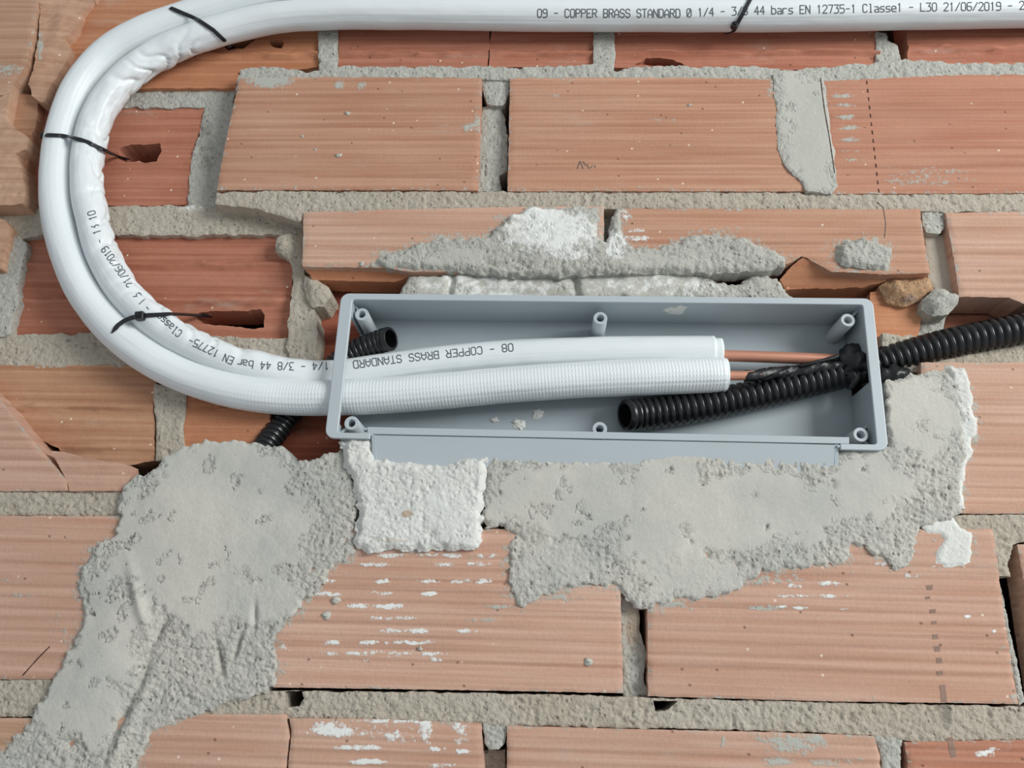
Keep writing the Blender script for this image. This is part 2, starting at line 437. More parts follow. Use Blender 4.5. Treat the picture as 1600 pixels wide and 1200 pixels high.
# mortar and plaster patches are described first, because the bricks beside them carry their haze; they are built after the bricks
LATER = []
def later(poly, *a, **k):
    LATER.append((poly, a, k)); SMEARS.append((np.array(densify(poly, 4.0, 0, 1)), 0.60 if 'grey' in a[1] else 0.40))
later([(285, 700), (310, 691), (345, 689), (400, 694), (440, 697), (455, 716), (466, 722), (500, 716), (535, 704), (548, 740), (558, 765), (560, 800), (552, 835), (556, 862), (524, 885), (500, 915), (474, 945),
       (436, 985), (428, 1010), (434, 1040), (426, 1072), (400, 1088), (352, 1100), (300, 1118), (246, 1138), (228, 1170), (210, 1200), (190, YB), (XL + 60, YB), (-40, 1225), (30, 1145), (62, 1105), (98, 1045),
       (128, 980), (134, 945), (120, 925), (126, 890), (150, 855), (184, 838), (190, 815), (185, 785), (205, 752), (245, 735), (262, 712)], 'render',
      'large grey trowelled mortar patch below the pipe bend running to lower left', 'mortar patch', 0.0, 0.02, 201, 2.3, 5.0,
      rough_h(1.3, 1.2, 0.9, 1.9, 4, seed=201, smooth_zones=[(320, 790, 150, 120, .06), (290, 880, 130, 110, .06), (400, 830, 90, 90, .1), (170, 990, 55, 110, .08), (130, 1080, 70, 90, .1), (420, 940, 60, 40, .2)],
              bumps=[(222, 940, 9, 55, 3.0, -0.25), (196, 1112, 6, 34, -4.0, 0.45), (222, 1062, 6, 26, -3.5, 0.35), (112, 1162, 10, 8, -3, 0), (190, 1160, 7, 40, 3.0, 0.35), (210, 1130, 8, 40, 2.5, 0.3), (250, 985, 5, 24, -4, 0.6), (345, 1030, 4, 26, -4, -0.2), (372, 1010, 4, 20, -4, 0.3), (400, 960, 4, 16, -3, 0), (455, 800, 40, 30, -1.2, 0), (320, 800, 140, 100, 3.0, 0), (150, 1040, 40, 120, 3.0, 0.5), (240, 1010, 14, 40, -2.0, 0.5)]))
later([(530, 690), (556, 682), (584, 684), (588, 716), (640, 724), (700, 728), (722, 716), (764, 712), (760, 760), (754, 800), (752, 846), (742, 860), (690, 858), (655, 862), (620, 858), (575, 862), (552, 850), (560, 800), (550, 752), (536, 722)],
      'plaster', 'rough white plaster patch under the lower left corner of the box', 'plaster patch', -0.003, 0.02, 202, 2.2, 4.5,
      rough_h(2.2, 1.5, 0.7, 4.0, 12, seed=203, base_rough=0.6, lip=0.5, smooth_zones=[(700, 800, 40, 50, .3)]), stains={'tan': [(637, 804, 10, 6, 1.0), (605, 845, 60, 5, .5)], 'grey': [(575, 700, 20, 12, .25)]})
later([(764, 714), (800, 719), (900, 722), (1000, 724), (1012, 716), (1040, 706), (1100, 710), (1180, 706), (1260, 702), (1310, 706), (1322, 700), (1352, 706), (1386, 700), (1384, 640), (1382, 600), (1400, 590),
       (1440, 584), (1478, 580), (1492, 600), (1500, 640), (1508, 690), (1506, 720), (1502, 760), (1505, 795), (1490, 812), (1460, 820), (1436, 824), (1430, 850), (1420, 880), (1395, 890), (1385, 875), (1350, 855),
       (1330, 852), (1318, 880), (1250, 888), (1190, 892), (1152, 922), (1100, 934), (1060, 940), (1034, 948), (1006, 952), (992, 948), (975, 930), (960, 915), (920, 912), (880, 922), (850, 930), (815, 948),
       (800, 930), (794, 885), (800, 835), (786, 822), (758, 824), (752, 800), (758, 760)], 'render',
      'wide grey mortar patch along the bottom of the box and up its right side', 'mortar patch', -0.0032, 0.02, 204, 2.3, 5.0,
      rough_h(1.0, 1.1, 0.9, 1.9, 4, seed=204, smooth_zones=[(900, 780, 150, 60, .05), (1080, 800, 160, 90, .06), (1200, 800, 140, 60, .06), (1360, 760, 60, 70, .06), (1430, 650, 60, 70, .1), (1080, 900, 90, 40, .2), (870, 880, 60, 40, .5)]),
      stains={'tan': [(1100, 715, 120, 10, .3), (1290, 735, 50, 16, .35)]}, tilt=lambda p: 0.0032 * sst(p[:, 1], 745, 850))
later([(1478, 572), (1508, 576), (1514, 600), (1520, 640), (1528, 665), (1526, 682), (1514, 690), (1522, 706), (1508, 726), (1504, 760), (1508, 796), (1486, 800), (1490, 760), (1490, 700), (1494, 660), (1484, 610)],
      'plaster', 'narrow strip of white plaster edging the grey mortar on the right', 'plaster patch', -0.0005, 0.012, 205, 2.6, 3.0, rough_h(1.2, 0.9, 0.4, 3.0, 8, seed=205, base_rough=.6))
later([(1450, 812), (1490, 808), (1500, 825), (1518, 832), (1516, 880), (1490, 886), (1456, 884), (1464, 860), (1478, 845), (1470, 834), (1448, 834), (1440, 824)], 'plaster',
      'small flat white plaster patch on the brick right of the mortar', 'plaster patch', 0.0, 0.01, 206, 2.6, 2.0, rough_h(.6, .5, .3, 1.2, 6, seed=206, base_rough=.4))
later([(580, 412), (600, 398), (640, 386), (690, 372), (760, 372), (775, 360), (786, 345), (830, 326), (900, 323), (934, 324), (936, 345), (934, 370), (948, 378), (960, 330), (968, 326), (970, 345), (976, 372), (990, 388), (1030, 386),
       (1062, 380), (1078, 368), (1120, 366), (1170, 376), (1204, 392), (1228, 402), (1226, 416), (1190, 424), (1120, 428), (960, 428), (900, 432), (790, 432), (700, 424), (640, 420), (604, 418)], 'mortar',
      'lumpy grey mortar smeared across the bricks above the box', 'mortar patch', -0.0005, 0.014, 207, 2.6, 3.0,
      rough_h(1.8, 1.3, 0.8, 3.6, 7, seed=207, smooth_zones=[(860, 360, 80, 34, .3), (720, 405, 60, 16, .3), (1010, 410, 70, 12, .4)]), stains={'white': [(865, 365, 92, 42, .66), (960, 385, 22, 30, .65), (840, 340, 50, 14, .8), (890, 400, 60, 14, .5)]})
later([(622, 462), (640, 432), (660, 428), (700, 432), (800, 428), (900, 424), (1000, 426), (1100, 428), (1120, 440), (1150, 446), (1180, 430), (1215, 436), (1222, 450), (1238, 466), (1238, 474), (622, 472)], 'mortar',
      'pale smooth mortar packed between the brick ledge and the top of the box', 'mortar patch', 0.008, 0.02, 208, 2.4, 3.0,
      rough_h(3.5, 1.0, 0.5, 3.0, 7, seed=208, bumps=[(705, 450, 5, 22, -5, 0.2), (900, 452, 5, 22, -5, -0.1), (800, 462, 60, 6, -2, 0)], smooth_zones=[(700, 450, 60, 30, .1), (800, 450, 80, 30, .1), (980, 445, 120, 30, .15)]), stains={'white': [(760, 450, 140, 26, .52), (1010, 450, 180, 26, .48)]},
      holes=[[(1118, 428), (1128, 424), (1134, 430), (1150, 430), (1152, 440), (1138, 446), (1126, 438)]])
later([(1304, 400), (1308, 384), (1320, 376), (1345, 374), (1370, 380), (1394, 388), (1390, 424), (1365, 424), (1345, 420), (1312, 416)], 'mortar',
      'small grey mortar lump stuck on the brick above the right end of the box', 'mortar patch', -0.0005, 0.01, 209, 2.4, 3.0, rough_h(1.4, 1.3, .8, 5.0, 10, seed=209))

# --- top course, chased open for the pipe
core_brick([(60, -120), (500, -120), (498, 104), (440, 112), (372, 112), (368, 138), (60, 138)], 'core_orange', 0.016, [(88, 7)], 11, 3.5,
           holes=[[(421, 64), (428, 60), (440, 62), (444, 68), (440, 75), (430, 75), (424, 71)], [(342, 66), (366, 60), (402, 52), (398, 64), (380, 75), (356, 78)]])
core_brick([(526, -120), (764, -120), (766, 50), (761, 106), (528, 106)], 'core_red', 0.014, [(86, 6)], 12, 3.5)
core_brick([(767, -120), (932, -120), (930, 106), (763, 106), (768, 50)], 'core_red', 0.0145, [(86, 6)], 13, 3.5)
core_brick([(958, -120), (1374, -120), (1372, 106), (1250, 110), (960, 106)], 'core_red', 0.014, [(86, 6)], 14, 3.5,
           holes=[[(990, 101), (1010, 92), (1030, 90), (1052, 93), (1072, 102), (1040, 103)]])
core_brick([(1416, -120), (XR, -120), (XR, 104), (1418, 104)], 'core_red', 0.014, [(80, 8)], 15, 3.5)
joint([(498, -60), (530, -60), (526, 108), (497, 108)], 'mortar', 0.011, 21, 2)
joint([(929, -60), (961, -60), (961, 108), (928, 108)], 'mortar', 0.010, 22, 2)
joint([(1368, 50), (1385, 52), (1388, 62), (1402, 70), (1408, 92), (1420, 106), (1370, 106)], 'mortar', 0.012, 23, 2)
joint([(374, 106), (430, 104), (480, 111), (540, 101), (620, 104), (750, 102), (800, 106), (860, 103), (930, 100), (965, 112), (985, 104), (1060, 102), (1180, 103), (1230, 110), (1300, 103),
       (1420, 93), (1500, 98), (XR, 97), (XR, 122), (1330, 132), (1290, 132), (1200, 124), (800, 124), (450, 122), (368, 140)], 'mortar', 0.0012, 24, 2.5)
# --- second course
brick([(374, 121), (560, 119), (753, 121), (750, 200), (746, 297), (640, 296), (338, 296), (352, 220)], 'face', 0, 0.032, 31,
      stains={'grey': [(420, 118, 40, 22, .95), (530, 133, 10, 8, .8), (567, 134, 10, 8, .8), (750, 190, 14, 30, .6), (730, 200, 10, 10, .6)]})
brick([(797, 121), (1000, 120), (1256, 122), (1258, 298), (793, 298)], 'face', 0, 0.034, 32,
      stains={'grey': [(1220, 130, 24, 30, .7), (1190, 118, 60, 6, .6), (1030, 187, 28, 3, .6), (880, 149, 30, 3, .5)]})
brick([(1286, 126), (1500, 116), (XR, 112), (XR, 300), (1300, 302), (1296, 220)], 'face_red', 0, 0.034, 33,
      stains={'grey': [(1318, 150, 20, 4, .7), (1322, 164, 20, 4, .7), (1326, 182, 22, 4, .7), (1326, 200, 18, 4, .7), (1328, 218, 18, 4, .7), (1330, 236, 18, 3, .65), (1334, 250, 18, 3, .6), (1450, 278, 80, 16, .5)]})
joint([(752, 120), (798, 120), (797, 142), (790, 160), (782, 165), (762, 160), (753, 140)], 'mortar', 0.004, 41, 2)
joint([(753, 166), (782, 163), (790, 185), (794, 220), (792, 268), (780, 276), (783, 300), (744, 300), (742, 230)], 'mortar', 0.009, 42, 2.5,
      h=rough_h(2.5, 1.3, 0.6, seed=43))
joint([(1208, 112), (1288, 112), (1294, 180), (1304, 240), (1309, 290), (1300, 302), (1264, 300), (1254, 288), (1240, 272), (1224, 255), (1216, 235), (1214, 180)], 'mortar', -0.0012, 44, 2.5,
      h=rough_h(0.6, 0.8, 0.4, seed=45, smooth_zones=[(1262, 200, 42, 130, 0.12)]))
joint([(338, 300), (420, 298), (800, 299), (1250, 300), (1310, 302), (XR, 300), (XR, 330), (1500, 330), (1478, 334), (1470, 330), (1440, 328), (960, 325), (820, 324), (480, 332), (468, 345), (400, 325), (335, 318)],
      'mortar_tan', 0.0012, 46, 1.8, stains={'grey': [(1300, 312, 80, 12, .3)]})
# left of the second course, inside the chase
joint([(60, 134), (372, 134), (362, 162), (330, 168), (60, 168)], 'mortar', 0.020, 51, 2)
core_brick([(20, 162), (322, 162), (318, 190), (304, 230), (296, 320), (20, 324)], 'core_red', 0.022, [(258, 5)], 52, 1.6,
           holes=[[(184, 243), (186, 233), (205, 226), (235, 226), (250, 224), (252, 236), (246, 252), (230, 256), (215, 252), (184, 254)]])
joint([(322, 160), (372, 160), (345, 300), (338, 330), (292, 332), (298, 250), (312, 200)], 'mortar', 0.020, 53, 2,
      stains={'grey': [(322, 230, 14, 60, .6)]})  # this grey paints the shadow the brick casts to its left
# front shell left standing at the upper left
brick([(XL, -120), (62, -120), (58, 0), (50, 60), (40, 100), (20, 128), (14, 145), (-10, 150), (XL, 150)], 'face_brown', 0, 0.03, 61, 1.2,
      stains={'grey': [(10, 110, 60, 14, .55)]})
patch('brick', [(66, -120), (190, -120), (150, 0), (128, 22), (120, 44), (100, 62), (112, 78), (100, 100), (86, 125), (66, 160), (50, 150), (44, 132), (54, 100), (60, 60)], 0.003, 0.026,
      M['face_brown'], wall, 4, 3, 2.0, rough_h(2.2, 0.7, 0.25, seed=62, bumps=[(95, 40, 40, 10, 1.5, -1.2)]), tilt=lambda p: np.clip((p[:, 0] - 60) / 80, 0, 1) * 0.008, seed=62,
      stains={'grey': [(62, 70, 5, 24, .75)]})
patch('brick', [(XL, 150), (-10, 152), (16, 146), (10, 170), (8, 188), (30, 205), (44, 215), (40, 232), (22, 240), (30, 254), (34, 268), (40, 300), (36, 318), (-40, 322), (XL, 322)], 0.001, 0.028,
      M['face_brown'], wall, 4, 3, 1.5, rough_h(1.8, 0.7, 0.3, seed=63), seed=63)
core_brick([(0, 140), (60, 150), (56, 200), (44, 250), (38, 310), (0, 310)], 'core_brown', 0.012, [(215, 8), (262, 8)], 64, 3.0)
# --- third course
brick([(474, 331), (640, 326), (820, 322), (944, 322), (944, 424), (640, 424), (600, 418), (472, 416)], 'face_pale', 0, 0.024, 71)
brick([(966, 325), (1438, 326), (1444, 370), (1454, 426), (1385, 428), (1300, 424), (1262, 403), (1252, 400), (1230, 412), (1100, 424), (966, 424)], 'face', 0, 0.024, 72,
      stains={'white': [(985, 360, 28, 4, .7), (995, 372, 30, 5, .7), (975, 335, 8, 10, .6)], 'grey': [(1090, 362, 20, 4, .6)]})
brick([(1478, 332), (XR, 326), (XR, 474), (1600, 474), (1576, 464), (1500, 463), (1494, 420)], 'face_pale', 0, 0.03, 73)
# sloping broken undersides of the two bricks above the box
for poly_, sd_, m_ in (([(1218, 436), (1240, 414), (1254, 402), (1264, 405), (1302, 425), (1386, 429), (1384, 440), (1350, 449), (1230, 452)], 83, 'core_orange'),
                       ([(476, 416), (600, 419), (642, 424), (640, 434), (615, 440), (490, 438)], 84, 'core_orange')):
    patch('brick', poly_, 0.0012, 0.02, M[m_], wall, 4, 3, 1.5, rough_h(1.0, 0.4, 0.15, seed=sd_, base_rough=.5), seed=sd_,
          tilt=lambda p: np.clip((p[:, 1] - 405) / 45, 0, 1) * 0.013)
joint([(940, 326), (968, 326), (966, 420), (940, 420)], 'mortar', 0.016, 74, 2)
joint([(1438, 328), (1480, 328), (1477, 355), (1468, 364), (1448, 362), (1443, 345)], 'mortar', 0.003, 75, 2)
joint([(1444, 364), (1478, 366), (1486, 400), (1496, 462), (1470, 470), (1452, 440)], 'mortar_tan', 0.010, 76, 2, h=rough_h(1.5, 0.5, 0.2, seed=76, base_rough=.3))
core_brick([(1225, 440), (1440, 440), (1440, 480), (1225, 480)], 'core_red', 0.034, [], 77)
core_brick([(1360, 456), (1445, 456), (1440, 500), (1425, 560), (1360, 560)], 'core_orange', 0.014, [], 78, 1)
patch('mortar_joint', [(1374, 446), (1395, 434), (1430, 432), (1452, 436), (1460, 450), (1440, 470), (1412, 478), (1385, 472)], 0.010, 0.03, M['mortar_orange'], wall, 3, 3, 2,
      rough_h(2, 1.2, 0.5, 7, 18, seed=79), seed=79, stains={'grey': [(1420, 470, 18, 8, .6)]})
patch('mortar_joint', [(1442, 468), (1462, 450), (1475, 452), (1496, 464), (1496, 474), (1482, 492), (1460, 494), (1440, 484)], 0.004, 0.03, M['mortar'], wall, 3, 3, 2,
      rough_h(2, 1.2, 0.6, 6, 14, seed=80), seed=80)
joint([(1428, 488), (1480, 490), (1470, 540), (1428, 540)], 'mortar', 0.018, 81, 2)
core_brick([(1476, 455), (XR, 455), (XR, 560), (1476, 560)], 'core_red', 0.034, [(497, 5)], 82)
# inside the chase, left of the third course
joint([(XL, 322), (60, 322), (300, 320), (340, 324), (400, 330), (480, 338), (474, 366), (180, 368), (150, 358), (100, 356), (40, 372), (XL, 372)], 'mortar_tan', 0.017, 91, 2.5, stains={'white': [(300, 322, 30, 12, .5)], 'grey': [(60, 345, 60, 12, .3)]})
core_brick([(40, 365), (165, 357), (462, 357), (458, 420), (450, 530), (20, 535), (34, 470)], 'core_red', 0.023, [(417, 8), (474, 9)], 92, 2.8,
           holes=[[(306, 490), (330, 486), (380, 486), (408, 483), (414, 492), (412, 512), (395, 514), (370, 510), (335, 508), (308, 506)]])
joint([(XL, 360), (30, 368), (42, 378), (36, 410), (26, 440), (28, 470), (20, 505), (8, 525), (XL, 530)], 'mortar', 0.015, 93, 3)
brick([(XL, 340), (6, 342), (14, 352), (10, 385), (0, 420), (XL, 420)], 'face_brown', 0.008, 0.02, 94, 1.5, hfun=rough_h(1.2, .6, .2, seed=94))
joint([(472, 364), (455, 366), (432, 372), (430, 392), (452, 405), (458, 440), (452, 480), (446, 540), (454, 562), (494, 562), (494, 500), (486, 455), (476, 430)], 'mortar_tan', 0.014, 95, 2.5,
      h=rough_h(3, 1.0, 0.4, seed=95, bumps=[(448, 385, 18, 14, 5, 0)]))
patch('mortar_joint', [(474, 428), (494, 436), (516, 450), (518, 466), (504, 478), (488, 480), (478, 462)], 0.012, 0.03, M['mortar_tan'], wall, 3, 3, 2, rough_h(2, 1, .5, 4, 12, seed=96), seed=96)
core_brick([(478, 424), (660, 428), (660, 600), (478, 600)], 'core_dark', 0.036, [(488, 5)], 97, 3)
joint([(XL, 528), (30, 522), (200, 520), (460, 528), (470, 560), (470, 580), (200, 576), (XL, 572)], 'mortar_tan', 0.018, 98, 3, stains={'grey': [(60, 550, 80, 20, .3)]})
# --- fourth course
core_brick([(XL, 568), (246, 572), (240, 640), (242, 720), (180, 730), (XL, 730)], 'core_brown', 0.018, [(640, 7), (704, 10)], 101, 3.0, holes=[[(54, 684), (92, 700), (106, 728), (70, 728)]])
joint([(240, 600), (294, 604), (286, 660), (288, 720), (242, 720), (243, 660)], 'mortar_tan', 0.016, 102, 2)
core_brick([(290, 575), (420, 580), (425, 740), (286, 740)], 'core_orange', 0.018, [(643, 5)], 103, 2)
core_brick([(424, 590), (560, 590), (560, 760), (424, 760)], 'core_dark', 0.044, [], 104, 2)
brick([(XL, 560), (-60, 566), (6, 632), (40, 676), (58, 698), (104, 750), (106, 767), (XL, 767)], 'face_pale', 0.0, 0.03, 105, 0.8)
brick([(78, 704), (100, 706), (130, 714), (165, 720), (204, 727), (204, 748), (198, 767), (108, 767), (104, 751)], 'face_pale', 0.0, 0.012, 106, 1.0, hfun=rough_h(.8, .3, .1, seed=106))
joint([(XL, 768), (150, 767), (205, 768), (200, 806), (XL, 806)], 'mortar_tan', 0.0014, 107, 2)
brick([(1440, 560), (1600, 558), (XR, 556), (XR, 803), (1440, 802)], 'face_pale', 0, 0.04, 108, band=None) if False else \
brick([(1440, 566), (1600, 566), (XR, 562), (XR, 803), (1440, 802)], 'face_pale', 0, 0.04, 108)
joint([(1380, 520), (1500, 530), (1600, 520), (XR, 514), (XR, 570), (1500, 576), (1380, 585)], 'mortar_tan', 0.006, 109, 3)
# --- fifth course
brick([(XL, 806), (190, 806), (190, 1000), (150, 1062), (XL, 1060)], 'face_pale', 0, 0.04, 111,
      stains={'grey': [(100, 980, 30, 25, .4), (15, 905, 30, 4, .5), (20, 930, 30, 4, .5)]})
WS = []
rng = random.Random(4)
for yy, segs in [(868, [(590, 630), (650, 680), (690, 720), (740, 775)]), (882, [(560, 620), (680, 700), (730, 760)]), (908, [(505, 520), (585, 608), (655, 690), (705, 735), (740, 768)]),
                 (928, [(498, 535), (575, 612), (665, 680)]), (947, [(545, 575), (578, 636)]), (966, [(572, 600), (595, 658)]), (986, [(590, 625), (630, 670), (715, 740)]),
                 (1004, [(512, 535), (560, 590), (610, 680)]), (1021, [(497, 540), (535, 590), (600, 640), (660, 705)]), (1030, [(675, 688)])]:
    for a, b in segs: WS.append(((a + b) / 2, yy, (b - a) / 2 + 7, 4.2, 0.72))
brick([(428, 826), (968, 826), (970, 940), (974, 1083), (700, 1078), (426, 1074)], 'face_pale', 0, 0.04, 112,
      stains={'white': WS + [(600, 1024, 90, 10, .35), (440, 1020, 25, 14, .4)], 'grey': [(470, 905, 25, 30, .6), (760, 968, 30, 5, .55), (780, 948, 30, 4, .6), (880, 935, 50, 6, .6)]})
brick([(1011, 826), (1552, 826), (1562, 900), (1576, 1000), (1592, 1100), (1300, 1096), (1013, 1088), (1012, 960)], 'face_pale', 0, 0.04, 113,
      stains={'white': [(1290, 911, 24, 5, .85), (1240, 915, 30, 4, .6), (1290, 932, 14, 4, .8), (1240, 931, 40, 3, .65), (1320, 933, 8, 3, .7), (1222, 948, 10, 3, .8), (1250, 950, 16, 3, .8), (1315, 952, 14, 2, .6), (1425, 900, 20, 4, .6), (1390, 880, 40, 5, .5), (1512, 963, 6, 3, .9), (1552, 986, 5, 3, .9)],
              'grey': [(1200, 905, 60, 10, .6), (1200, 950, 40, 5, .6), (1565, 1012, 10, 5, .7), (1585, 1095, 8, 20, .6)]})
brick([(1590, 850), (XR, 848), (XR, 1104), (1632, 1100), (1612, 980), (1600, 900)], 'face_pale', 0.002, 0.02, 114)
joint([(1552, 826), (1560, 900), (1574, 960), (1592, 1040), (1604, 1096), (1594, 1102), (1576, 1000), (1554, 890)], 'mortar', 0.004, 115, 1.5)
joint([(1486, 804), (XR, 806), (XR, 850), (1600, 846), (1582, 850), (1576, 880), (1580, 900), (1562, 900), (1552, 860), (1540, 836), (1500, 834)], 'mortar_tan', 0.0014, 116, 2.5)
joint([(964, 910), (980, 922), (998, 950), (1000, 985), (1010, 1020), (1006, 1060), (1014, 1098), (974, 1098), (972, 1040), (966, 960)], 'mortar', 0.008, 117, 2,
      h=rough_h(2, 1.0, 0.5, seed=117), stains={'tan': [(990, 980, 16, 40, .7)]})
# --- bed under the fifth course and the last course
joint([(XL, 1062), (130, 1060), (180, 1070), (160, 1118), (XL, 1122)], 'mortar_tan', 0.0014, 121, 2)
joint([(428, 1080), (700, 1082), (974, 1088), (1012, 1090), (1300, 1098), (1600, 1104), (XR, 1104), (XR, 1150), (1430, 1160), (1410, 1156), (1370, 1150), (1200, 1142), (1010, 1138), (800, 1134), (460, 1124), (300, 1122), (360, 1086)],
      'mortar_tan', 0.0014, 122, 2, stains={'grey': [(1478, 1110, 12, 34, .75)]}, holes=[[(444, 1081), (470, 1080), (474, 1092), (466, 1104), (446, 1106)], [(1020, 1094), (1060, 1096), (1040, 1112), (1024, 1112)]])
brick([(150, 1124), (300, 1116), (446, 1116), (452, 1150), (446, 1200), (440, YB), (120, YB)], 'face_pale', 0, 0.04, 123)
brick([(452, 1122), (600, 1124), (752, 1130), (756, 1200), (756, YB), (444, YB), (450, 1190), (455, 1150)], 'face_pale', 0, 0.04, 124,
      stains={'white': [(520, 1140, 40, 16, .8), (600, 1126, 60, 6, .7), (665, 1140, 12, 22, .7), (720, 1145, 16, 20, .6), (560, 1168, 42, 5, .9), (680, 1170, 24, 4, .7), (720, 1174, 16, 5, .85), (575, 1190, 34, 5, .8), (690, 1196, 30, 4, .6), (610, 1142, 60, 20, .45)]})
brick([(792, 1134), (1010, 1140), (1200, 1144), (1366, 1150), (1376, 1180), (1380, YB), (792, YB)], 'face_pale', 0, 0.04, 125,
      stains={'grey': [(1240, 1160, 70, 24, .7), (1300, 1190, 50, 8, .5), (1130, 1160, 4, 10, .8), (1215, 1190, 30, 10, .6)]})
brick([(1414, 1160), (1600, 1156), (XR, 1152), (XR, YB), (1424, YB), (1420, 1190)], 'face_red', 0, 0.04, 126,
      stains={'white': [(1540, 1178, 24, 6, .7), (1560, 1170, 16, 4, .6)]})
joint([(752, 1128), (794, 1130), (790, 1160), (780, 1172), (764, 1172), (756, 1160)], 'mortar', 0.002, 127, 2)
joint([(754, 1172), (790, 1172), (792, YB), (754, YB)], 'mortar_tan', 0.014, 128, 2)
joint([(1366, 1148), (1416, 1152), (1408, 1170), (1408, 1200), (1408, YB), (1384, YB), (1378, 1180)], 'mortar', 0.002, 129, 2)
brick([(XL, 1122), (150, 1122), (120, YB), (XL, YB)], 'face_brown', 0, 0.04, 130)

# --- the wall goes on past the picture: plainer bricks set in mortar on every side
def beyond(poly, mat, seed):
    return patch('brick', poly, 0.0, 0.03, M[mat], wall, 14.0, 3.6, 0.6, ribbed(poly, seed=seed), seed=seed, jit_scale=8)
def bed(x0, y0, x1, y1, seed):
    p = [(x0, y0), (x1, y0), (x1, y1), (x0, y1)]
    return patch('mortar_joint', p, 0.004, 0.05, M['mortar_tan'], wall, 9, 9, 0, rough_h(0.9, 0.9, 0.3, seed=seed), seed=seed)
bed(-800, -560, XL + 4, 1760, 401); bed(XR - 4, -560, 2400, 1760, 402); bed(XL + 4, YB - 4, XR - 4, 1760, 403); bed(XL + 4, -560, XR - 4, -116, 404)
sd_ = 410
for y0, y1, ofs in ((-118, 96, 40), (118, 300, 0), (330, 515, 60), (560, 770, 20), (812, 1070, 70), (1128, YB, 10)):
    for x0, x1 in ((-790, XL - 60 - ofs), (XL - 30 - ofs, XL - 6)):
        if x1 - x0 > 12: beyond([(x0, y0), (x1, y0), (x1, y1), (x0, y1)], 'face_brown', sd_); sd_ += 1
    for x0, x1 in ((XR + 6, XR + 90 + ofs), (XR + 130 + ofs, 2390)):
        beyond([(x0, y0 + 4), (x1, y0 + 2), (x1, y1 + 8), (x0, y1 + 4)], 'face', sd_); sd_ += 1
for y0, y1, st, L in ((1375, 1700, -760, 640), (-330, -150, -700, 430), (-540, -362, -500, 420)):
    x = st
    while x < 2300:
        beyond([(x, y0), (x + L, y0), (x + L, y1), (x, y1)], 'face', sd_); sd_ += 1; x += L + 40

# ------------------------------------------------------------------ mortar and plaster patches on the wall
def smear_build(poly, mat, label, cat, depth=0.0005, thick=0.006, seed=1, s=2.4, jit=4.0, h=None, stains=None, tilt=None, holes=()):
    o = patch('mortar_patch' if cat == 'mortar patch' else 'plaster_patch', poly, depth, thick, M[mat], None, s, s, jit, h, stains=stains, seed=seed, tilt=tilt, holes=holes, jit_scale=9.0)
    return tag(o, label, cat)
for poly_, a_, k_ in LATER: smear_build(poly_, *a_, **k_)

# crumbs of mortar stuck on the faces
def crumb(px, py, r, seed, mat='mortar', depth=0.0):
    rg = np.random.default_rng(seed); c = P(px, py, depth); k = r * 0.00043
    v, f = [], []
    n, m = 9, 5
    for j in range(m + 1):
        for i in range(n):
            th = math.pi * j / m; ph = 2 * math.pi * i / n; q = k * (0.45 + 0.75 * rg.random()) * (0.85 if j in (0, m) else 1)
            v.append((c[0] + q * math.sin(th) * math.cos(ph) * 1.15, c[1] - q * 0.55 * math.cos(th), c[2] + q * math.sin(th) * math.sin(ph)))
    for j in range(m):
        for i in range(n): f.append((j * n + i, j * n + (i + 1) % n, (j + 1) * n + (i + 1) % n, (j + 1) * n + i))
    f += [tuple(range(n)), tuple(m * n + i for i in range(n))]
    o = mesh_obj('mortar_crumb', v, f, M[mat], wall, True)
    return o
for i, (x, y, r) in enumerate([(511, 963, 8), (526, 938, 8), (918, 1034, 7), (543, 177, 6), (530, 243, 7), (472, 213, 4), (493, 234, 4), (656, 1013, 4), (1077, 164, 4), (565, 412, 5), (582, 414, 5)]):
    crumb(x, y, r, 300 + i)

# pencil and marker strokes, cracks
BRICKS = [o for o in wall.children if o.name.startswith('brick') or o.name.startswith('mortar_joint')]
_v, _f = [], []
for o in BRICKS:
    k = len(_v); off = world_loc(o); _v += [q.co + off for q in o.data.vertices]; _f += [tuple(i + k for i in p.vertices) for p in o.data.polygons]
WALL_T = BVHTree.FromPolygons(_v, _f); cam_v = Vector(CAM)
def stroke(name, px, w, depth, mat, parent, lift=0.00015):
    px = np.array(px, float); L, R = [], []
    sl = np.concatenate([[0], np.cumsum(np.hypot(*np.diff(px, axis=0).T))]); u = np.linspace(0, sl[-1], max(2, int(sl[-1] / 1.5)))
    px = np.column_stack([np.interp(u, sl, px[:, 0]), np.interp(u, sl, px[:, 1])])
    w = w * (1 + 0.5 * fbm(px[:, 0] / 3, px[:, 1] / 3, 5, 2))
    for i in range(len(px)):
        d = px[min(i + 1, len(px) - 1)] - px[max(i - 1, 0)]; d /= max(np.hypot(*d), 1e-6); n = np.array([-d[1], d[0]]) * w[i] / 2
        L.append(px[i] + n); R.append(px[i] - n)
    n = len(px)
    a = PW(np.vstack([L, R]), depth - lift)
    for i in range(len(a)):
        h = WALL_T.ray_cast(cam_v, (Vector(a[i]) - cam_v).normalized())
        if h[0] is not None and abs(h[0].y - depth) < 0.006: a[i] = h[0]; a[i, 1] -= lift
    b = a.copy(); b[:, 1] += 0.001
    v = np.vstack([a, b]); f = []
    for i in range(n - 1):
        f += [(i, i + 1, n + i + 1, n + i), (2 * n + i, 2 * n + i + 1, i + 1, i), (n + i, n + i + 1, 3 * n + i + 1, 3 * n + i)]
    return mesh_obj(name, v, f, mat, parent, False)
M['mark'] = plain('faded_marker', (152, 124, 110), 0.9, 0.2, 300, 0.3)
M['crack'] = plain('hairline_crack', (70, 44, 34), 0.95)
